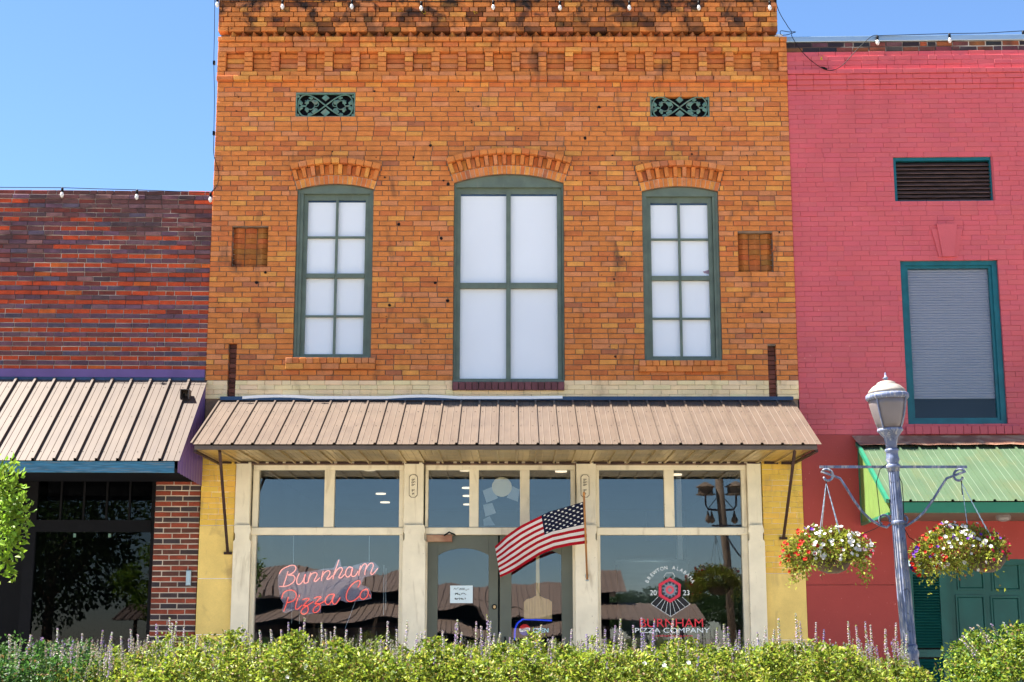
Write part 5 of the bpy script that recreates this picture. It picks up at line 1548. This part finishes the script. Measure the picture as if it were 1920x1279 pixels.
# ------------------------------------------------------------------ flower bed along the kerb
rr = np.random.default_rng(11)
def xz(px_, d): return (px_ - 960) / F * d * 1.0
def hnoise(x, y):
    return .030 * np.sin(x * 3.1 + y * 1.7) + .022 * np.sin(x * 7.3 - y * 4.1 + 1) + .018 * np.sin(x * 13.7 + y * 9.1)
def top_h(x, y):
    """height of the leaf mass"""
    d = y + CAM_D
    px_ = 960 + x / d * F
    h = .775 + hnoise(x, y)
    h = h - .07 * np.clip((215 - px_) / 40, 0, 1) - .10 * np.clip((px_ - 1560) / 60, 0, 1) * (px_ < 1725)
    return h
def leaf_bank(name, n, xr, yr, hfun, mask, label, cols, size=(.022, .046), deep=.30, parent=None):
    """separate bushy plants, each a ragged dome of leaves"""
    sp = .23
    gx, gy = np.meshgrid(np.arange(xr[0], xr[1], sp), np.arange(yr[0], yr[1], sp))
    px_ = gx.ravel() + rr.uniform(-.1, .1, gx.size); py_ = gy.ravel() + rr.uniform(-.1, .1, gx.size)
    k = mask(px_, py_); px_, py_ = px_[k], py_[k]
    ph = hfun(px_, py_) + rr.normal(0, .062, len(px_))
    w = np.where(py_ < yr[0] + .9, 2.2, 1.0); w /= w.sum()
    i = rr.choice(len(px_), n, p=w)
    a, r_ = rr.uniform(0, 2 * np.pi, n), np.abs(rr.normal(0, .12, n))
    x, y = px_[i] + r_ * np.cos(a), py_[i] + r_ * np.sin(a)
    z = ph[i] - 2.6 * r_ ** 2 - deep * rr.random(n) ** 1.5 + rr.normal(0, .012, n)
    P = np.stack([x, y, z], 1)
    N_ = rr.normal(0, 1, (n, 3)) * np.array([1, 1, .5]) + np.array([0, -.25, .5])
    pick = rr.random((n, 1))
    c = np.where(pick < .5, np.array(cols[0]), np.where(pick < .8, np.array(cols[1]), np.array(cols[2]))) * rr.uniform(.4, 1.3, (n, 1))
    c[rr.random(n) < .06] = (.20, .13, .05)
    return leaf_mesh(name, P, N_, rr.uniform(*size, n), c, M['leaf'], parent, 'stuff', aspect=.58)
def pxof(x, y): return 960 + x / (y + CAM_D) * F
LIME = [(.23, .295, .026), (.11, .18, .018), (.33, .33, .05)]
DARKG = [(.05, .13, .02), (.035, .10, .022), (.08, .16, .03)]  # dark greens that carry the tree's shade on the left clump
bed = leaf_bank('salvia_bed', 120000, (-4.6, 3.75), (-7.3, -4.6), top_h, lambda x, y: (pxof(x, y) < 1712) & (pxof(x, y) > 150 + 60 * np.sin(y * 5)), None, LIME)
tag(bed, 'bed of lime green salvia running along the kerb before the shops', 'flower bed')
def spike(m, base, top, w=.024, n=46, tone=0):
    base, top = Vector(base), Vector(top); d = top - base
    m.tube([base, base + d * .5, top], .0032, 4, (.16, .19, .06), taper=lambda t: 1 - .6 * t)
    pal = ((.46, .39, .44), (.34, .27, .42), (.52, .48, .42)) if tone == 0 else ((.30, .22, .42), (.22, .15, .36), (.38, .30, .40)) if tone == 1 else ((.30, .27, .20), (.24, .19, .20), (.36, .30, .28))
    for i in range(n):
        t = .42 + .58 * (i / n) ** .9
        a = i * 2.4 + R.uniform(-.3, .3); r_ = w * (1.15 - .75 * (t - .42) / .58) * R.uniform(.55, 1.1)
        c = base + d * t; o = Vector((math.cos(a), math.sin(a), R.uniform(.1, .6))).normalized()
        s = o.cross(Vector((0, 0, 1))).normalized() * .0095
        e_ = c + o * r_
        col = tuple(k * R.uniform(.75, 1.1) for k in R.choice(pal))
        if R.random() < .22: col = (.20, .23, .07)
        m.pts([c, c + o * r_ * .6 + s, e_ + Vector((0, 0, .006)), c + o * r_ * .6 - s], [(0, 1, 2), (0, 2, 3)], col)
# tall spikes that stand clear of the leaves (photograph column, row of the tip)
TALL = [(455, 1168), (462, 1183), (487, 1182), (508, 1180), (527, 1181), (541, 1167), (563, 1176), (571, 1158), (578, 1192), (603, 1167), (610, 1180), (620, 1185), (628, 1175), (650, 1181), (677, 1178), (727, 1165), (744, 1180), (764, 1163), (783, 1188),
        (790, 1185), (798, 1180), (830, 1183), (855, 1170), (858, 1162), (866, 1186), (893, 1166), (902, 1174), (913, 1152), (920, 1165), (927, 1188), (938, 1186), (956, 1196), (988, 1195), (1008, 1178), (1015, 1172), (1037, 1194), (1072, 1180), (1120, 1177),
        (1135, 1180), (1154, 1173), (1164, 1160), (1168, 1187), (1187, 1172), (1203, 1158), (1207, 1184), (1227, 1164), (1262, 1160), (1271, 1174), (1266, 1196), (1345, 1177), (1357, 1170), (1365, 1176), (1387, 1182), (1436, 1175), (1452, 1180), (1492, 1150), (1500, 1165), (1460, 1160), (1530, 1167), (1545, 1180), (1590, 1165), (1605, 1172), (1622, 1166), (1632, 1172), (1660, 1180), (1680, 1168),
        (18, 1190), (58, 1190), (80, 1195), (108, 1178), (154, 1188), (193, 1182), (245, 1180), (258, 1190), (278, 1191), (318, 1158), (323, 1168), (331, 1165), (293, 1170), (345, 1172), (370, 1192), (412, 1198), (423, 1182), (210, 1186), (227, 1193), (400, 1200), (1700, 1188), (1420, 1186), (1310, 1190), (1100, 1190)]
for (a, b) in TALL:
    Y = R.uniform(-6.2, -4.9)
    tp = U(a, b, Y); bs = U(a + R.uniform(-9, 9) + (8 if 1480 < a < 1510 else 0), 1240, Y); bs.z = .62
    m = MB(); spike(m, bs, tp, R.uniform(.020, .029), 50, 0 if R.random() < .8 else 1)
    m.build('flower_spike', M['petal'], bed)
m = MB()
for i in range(950):                                   # short and faded spikes among the leaves
    Y = R.uniform(-7.2, -5.0); a = R.uniform(10, 1705)
    x = U(a, 1200, Y).x; z = .80 + R.uniform(-.10, .13)
    spike(m, (x + R.uniform(-.03, .03), Y - .02, z - .22), (x, Y, z), .012, 18, R.choice([1, 2, 2, 2]))
o = m.build('short_flower_spikes', M['petal'], bed); o["kind"] = "stuff"
P = np.array([[U(a, b, -7.25).x, -7.28, U(a, b, -7.25).z] for a, b in ((575, 1250), (605, 1247), (1208, 1244), (1290, 1243), (1245, 1248), (540, 1270))])
m = MB(); flowers(P, [(R.uniform(-.3, .3), -1, .6) for _ in P], [.018] * len(P), [(.75, .74, .70)] * len(P), m); m.build('white_blossoms', M['petal'], bed)
# left clump with tree shade painted into its leaves, leaning clump at the right
lc = leaf_bank('salvia_clump', 16000, (-4.75, -3.2), (-7.1, -4.8), lambda x, y: .79 + hnoise(x, y), lambda x, y: pxof(x, y) < 205 + 30 * np.sin(y * 5), None, DARKG)
tag(lc, 'clump of salvia with tree shade painted into its dark greens, in the bottom corner', 'flower bed'); 
m = MB()
for i in range(60):
    Y = R.uniform(-7.0, -5.2); a = R.uniform(0, 215); x = U(a, 1200, Y).x; z = .83 + R.uniform(-.1, .08)
    spike(m, (x + R.uniform(-.03, .03), Y, z - .25), (x, Y, z), .014, 22, R.choice([0, 1, 2]))
o = m.build('short_flower_spikes', M['petal'], lc); o["kind"] = "stuff"
rc = leaf_bank('salvia_clump', 22000, (3.65, 5.2), (-6.9, -5.0), lambda x, y: .62 + .30 * np.clip((x - xz(1770, 12.6)) / .35, -0.2, 1) + hnoise(x, y), lambda x, y: pxof(x, y) > 1765, None, [LIME[0], LIME[1], DARKG[0]])
tag(rc, 'salvia clump with leaning pale spikes in front of the dark green door', 'flower bed')
for (a, b, c, d) in ((1845, 1238, 1797, 1198), (1838, 1232, 1803, 1191), (1850, 1215, 1818, 1176), (1858, 1212, 1832, 1171), (1868, 1222, 1838, 1185), (1886, 1222, 1846, 1190), (1880, 1210, 1858, 1169), (1890, 1218, 1870, 1190), (1905, 1222, 1881, 1166), (1912, 1215, 1900, 1182), (1928, 1230, 1908, 1178), (1915, 1235, 1893, 1200), (1835, 1245, 1808, 1205), (1925, 1222, 1916, 1180)):
    Y = R.uniform(-6.3, -5.4); m = MB(); p0, p1 = U(a, b, Y), U(c, d, Y); p0 += (p0 - p1) * .5
    spike(m, p0, p1, .021, 34, R.choice([0, 0, 1])); m.build('flower_spike', M['petal'], rc)

# ------------------------------------------------------------------ young tree at the left edge
tx = -5.15; ty = -6.0
tree = thing('young_tree', (tx, ty, 0), 'young tree with bright green leaves reaching in at the left edge', 'tree')
m = MB(); tr = [(tx, ty, 0), (tx + .03, ty, .6), (tx - .02, ty + .03, 1.2), (tx + .04, ty, 1.9), (tx + .02, ty, 2.6)]
m.tube(tr, .055, 8, taper=lambda t: 1 - .75 * t)
for k in range(10):
    a = k * 2.4; z0 = 1.0 + k * .14; L_ = .75 - .03 * k
    m.tube([(tx, ty, z0), (tx + .4 * L_ * math.cos(a), ty + .4 * L_ * math.sin(a), z0 + .22), (tx + L_ * math.cos(a), ty + L_ * math.sin(a), z0 + .38)], .018, 5, taper=lambda t: 1 - .8 * t)
m.build('trunk', M['bark'], tree, True)
rt = np.random.default_rng(5)
cl, n = [], 0
for k in range(70):
    th, u = rt.uniform(0, 2 * np.pi), rt.uniform(-1, 1); r_ = rt.uniform(.55, 1)
    cl.append(np.array([tx - .26, ty, 1.72]) + r_ * np.array([.82 * np.sqrt(1 - u*u) * np.cos(th), .82 * np.sqrt(1 - u*u) * np.sin(th), .66 * u]))
for (a, b) in ((8, 885), (14, 905), (20, 925), (6, 940), (28, 965), (30, 975), (22, 990), (10, 1000), (16, 1020), (8, 1045), (6, 1065), (25, 950)):
    cl.append(np.array(U(a, b, ty + .1)))
P, N_ = [], []
for c in cl:
    k = 55; P.append(c + np.clip(rt.normal(0, .07, (k, 3)), -.12, .12)); N_.append(rt.normal(0, 1, (k, 3)) + (c - np.array([tx, ty, 1.6])) * .9 + [0, 0, .25])
P, N_ = np.concatenate(P), np.concatenate(N_); n = len(P)
leaf_mesh('crown', P, N_, rt.uniform(.045, .085, n), np.array([.16, .30, .025]) * rt.uniform(.6, 1.3, (n, 1)) + np.array([.06, .02, 0]) * rt.random((n, 1)), M['leaf'], tree, aspect=.48)

# ------------------------------------------------------------------ across the street: what the shop windows mirror
dep = thing('depot', (-5, -72, -0.36), 'long low depot with brown ribbed metal roofs mirrored in the shop windows', 'building')
M['brown_roof'] = mk('brown_roof', (.20, .135, .10), rough=.5, var=.1, vs=.3, bump=0)
dx0, dx1 = -17.5, 6.8
def vz(py_, d): return CAM_Z + (1190 - py_) / F * d / math.cos(PITCH) * math.cos(PITCH)
dY = -70.0; dd = CAM_D - dY
za, zb_, zc, zdn = vz(1072, dd + 5), vz(1112, dd), vz(1133, dd), vz(1163, dd - 4)
part('wall', M['dark'], dep, (dx0 + 1, dx1 - 1, dY - 8, dY - .8, -.36, zb_ + .3)); part('lower_wall', M['louvre'], dep, (dx0 + 1, dx1 - 1, dY - .79, dY - .5, -.36, 1.4))
def roof_sheet(name, x0, x1, ya, za_, yb, zb__, pitch=.42):
    m = MB(); n = int((x1 - x0) / pitch)
    m.hexa([(x0, ya, za_), (x1, ya, za_), (x1, yb, zb__), (x0, yb, zb__), (x0, ya, za_ - .05), (x1, ya, za_ - .05), (x1, yb, zb__ - .05), (x0, yb, zb__ - .05)])
    for k in range(n + 1):
        x = x0 + k * pitch; m.bar((x, ya, za_ + .02), (x, yb, zb__ + .02), .07, .06)
    return m.build(name, M['brown_roof'], dep)
roof_sheet('upper_roof', dx0, dx1, dY + .2, zb_, dY - 5, za); roof_sheet('upper_roof', dx0, dx1, dY - 5, za, dY - 10, zb_)
roof_sheet('porch_roof', dx0 - 1, dx1 + 4, dY + 4, zdn, dY - .5, zc)
for k in range(9): part('porch_post', M['bark'], dep, (dx0 + k * 3.2, dx0 + k * 3.2 + .2, dY + 3.3, dY + 3.5, -.36, zdn))
gp = thing('gourd_pole', (6.7, -27, -0.36), 'tall wooden pole with birdhouses and hanging gourds mirrored in the right window', 'pole')
m = MB(); m.tube([(6.72, -27, -.36), (6.55, -27, 3), (6.36, -27, 5.9)], .12, 10); m.build('post', M['bark'], gp, True)
m = MB()
for sx in (-1, 1): m.tube([(6.42, -27.1, 4.66), (6.42 + sx * .38, -27.1, 4.68), (6.42 + sx * .46, -27.1, 4.8), (6.42 + sx * .46, -27.1, 5.2)], .03, 6); m.bar((6.42, -27.1, 5.15), (6.42 + sx * .36, -27.1, 4.72), .022)
m.build('crossarm', M['iron'], gp)
for x in (5.96, 6.88):
    m = MB(); m.lathe((x, -27.1, 5.12), [(.33, 0), (.33, .03), (.25, .04), (.25, .24), (.34, .26), (.05, .42)], 8); m.build('birdhouse', M['bark'], gp)
for x in (6.02, 6.14, 6.82):
    m = MB(); m.lathe((x, -27.1, 4.28), [(.02, 0), (.09, .05), (.10, .12), (.05, .22), (.015, .36)], 10); m.build('gourd', M['bark'], gp, True)
def far_tree(x, y, h, r_, label, seed):
    t = thing('broadleaf_tree', (x, y, -.36), label, 'tree', 'trees mirrored in the windows'); q = np.random.default_rng(seed)
    m = MB(); m.tube([(x, y, -.36), (x + .1, y, h * .3), (x, y, h * .7)], .22, 8, taper=lambda t_: 1 - .7 * t_)
    for k in range(6): a = k * 1.1; m.tube([(x, y, h * .3), (x + r_ * .6 * math.cos(a), y + r_ * .6 * math.sin(a), h * .6)], .08, 5)
    m.build('trunk', M['bark'], t)
    n = 12000; D = q.normal(0, 1, (n, 3)); D /= np.linalg.norm(D, axis=1, keepdims=True)
    lump = 1 + .25 * np.sin(D[:, 0] * 5 + seed) * np.sin(D[:, 2] * 6 + 2 * seed)
    P = np.array([x, y, h * .62]) + D * (q.random(n) ** .4 * lump)[:, None] * np.array([r_, r_, h * .4])
    leaf_mesh('crown', P, D + q.normal(0, .8, (n, 3)), q.uniform(.10, .24, n), np.array([.045, .085, .02]) * q.uniform(.5, 1.4, (n, 1)), M['leaf'], t, aspect=.6)
far_tree(-13.2, -30, 6.6, 3.0, 'broad tree mirrored in the dark window of the low building', 1)
for i, (x, y, h, r_, lab) in enumerate(((13, -98, 5.2, 3, 'low tree mirrored behind the round emblem'), (17.2, -96, 5.0, 3.4, 'wide tree mirrored beside the gourd pole'), (20.5, -94, 6.2, 3.2, 'tallest of the row of trees mirrored in the right window'), (9.6, -104, 4.2, 2.4, 'smallest tree mirrored beside the depot roof'))):
    far_tree(x, y, h, r_, lab, 10 + i)
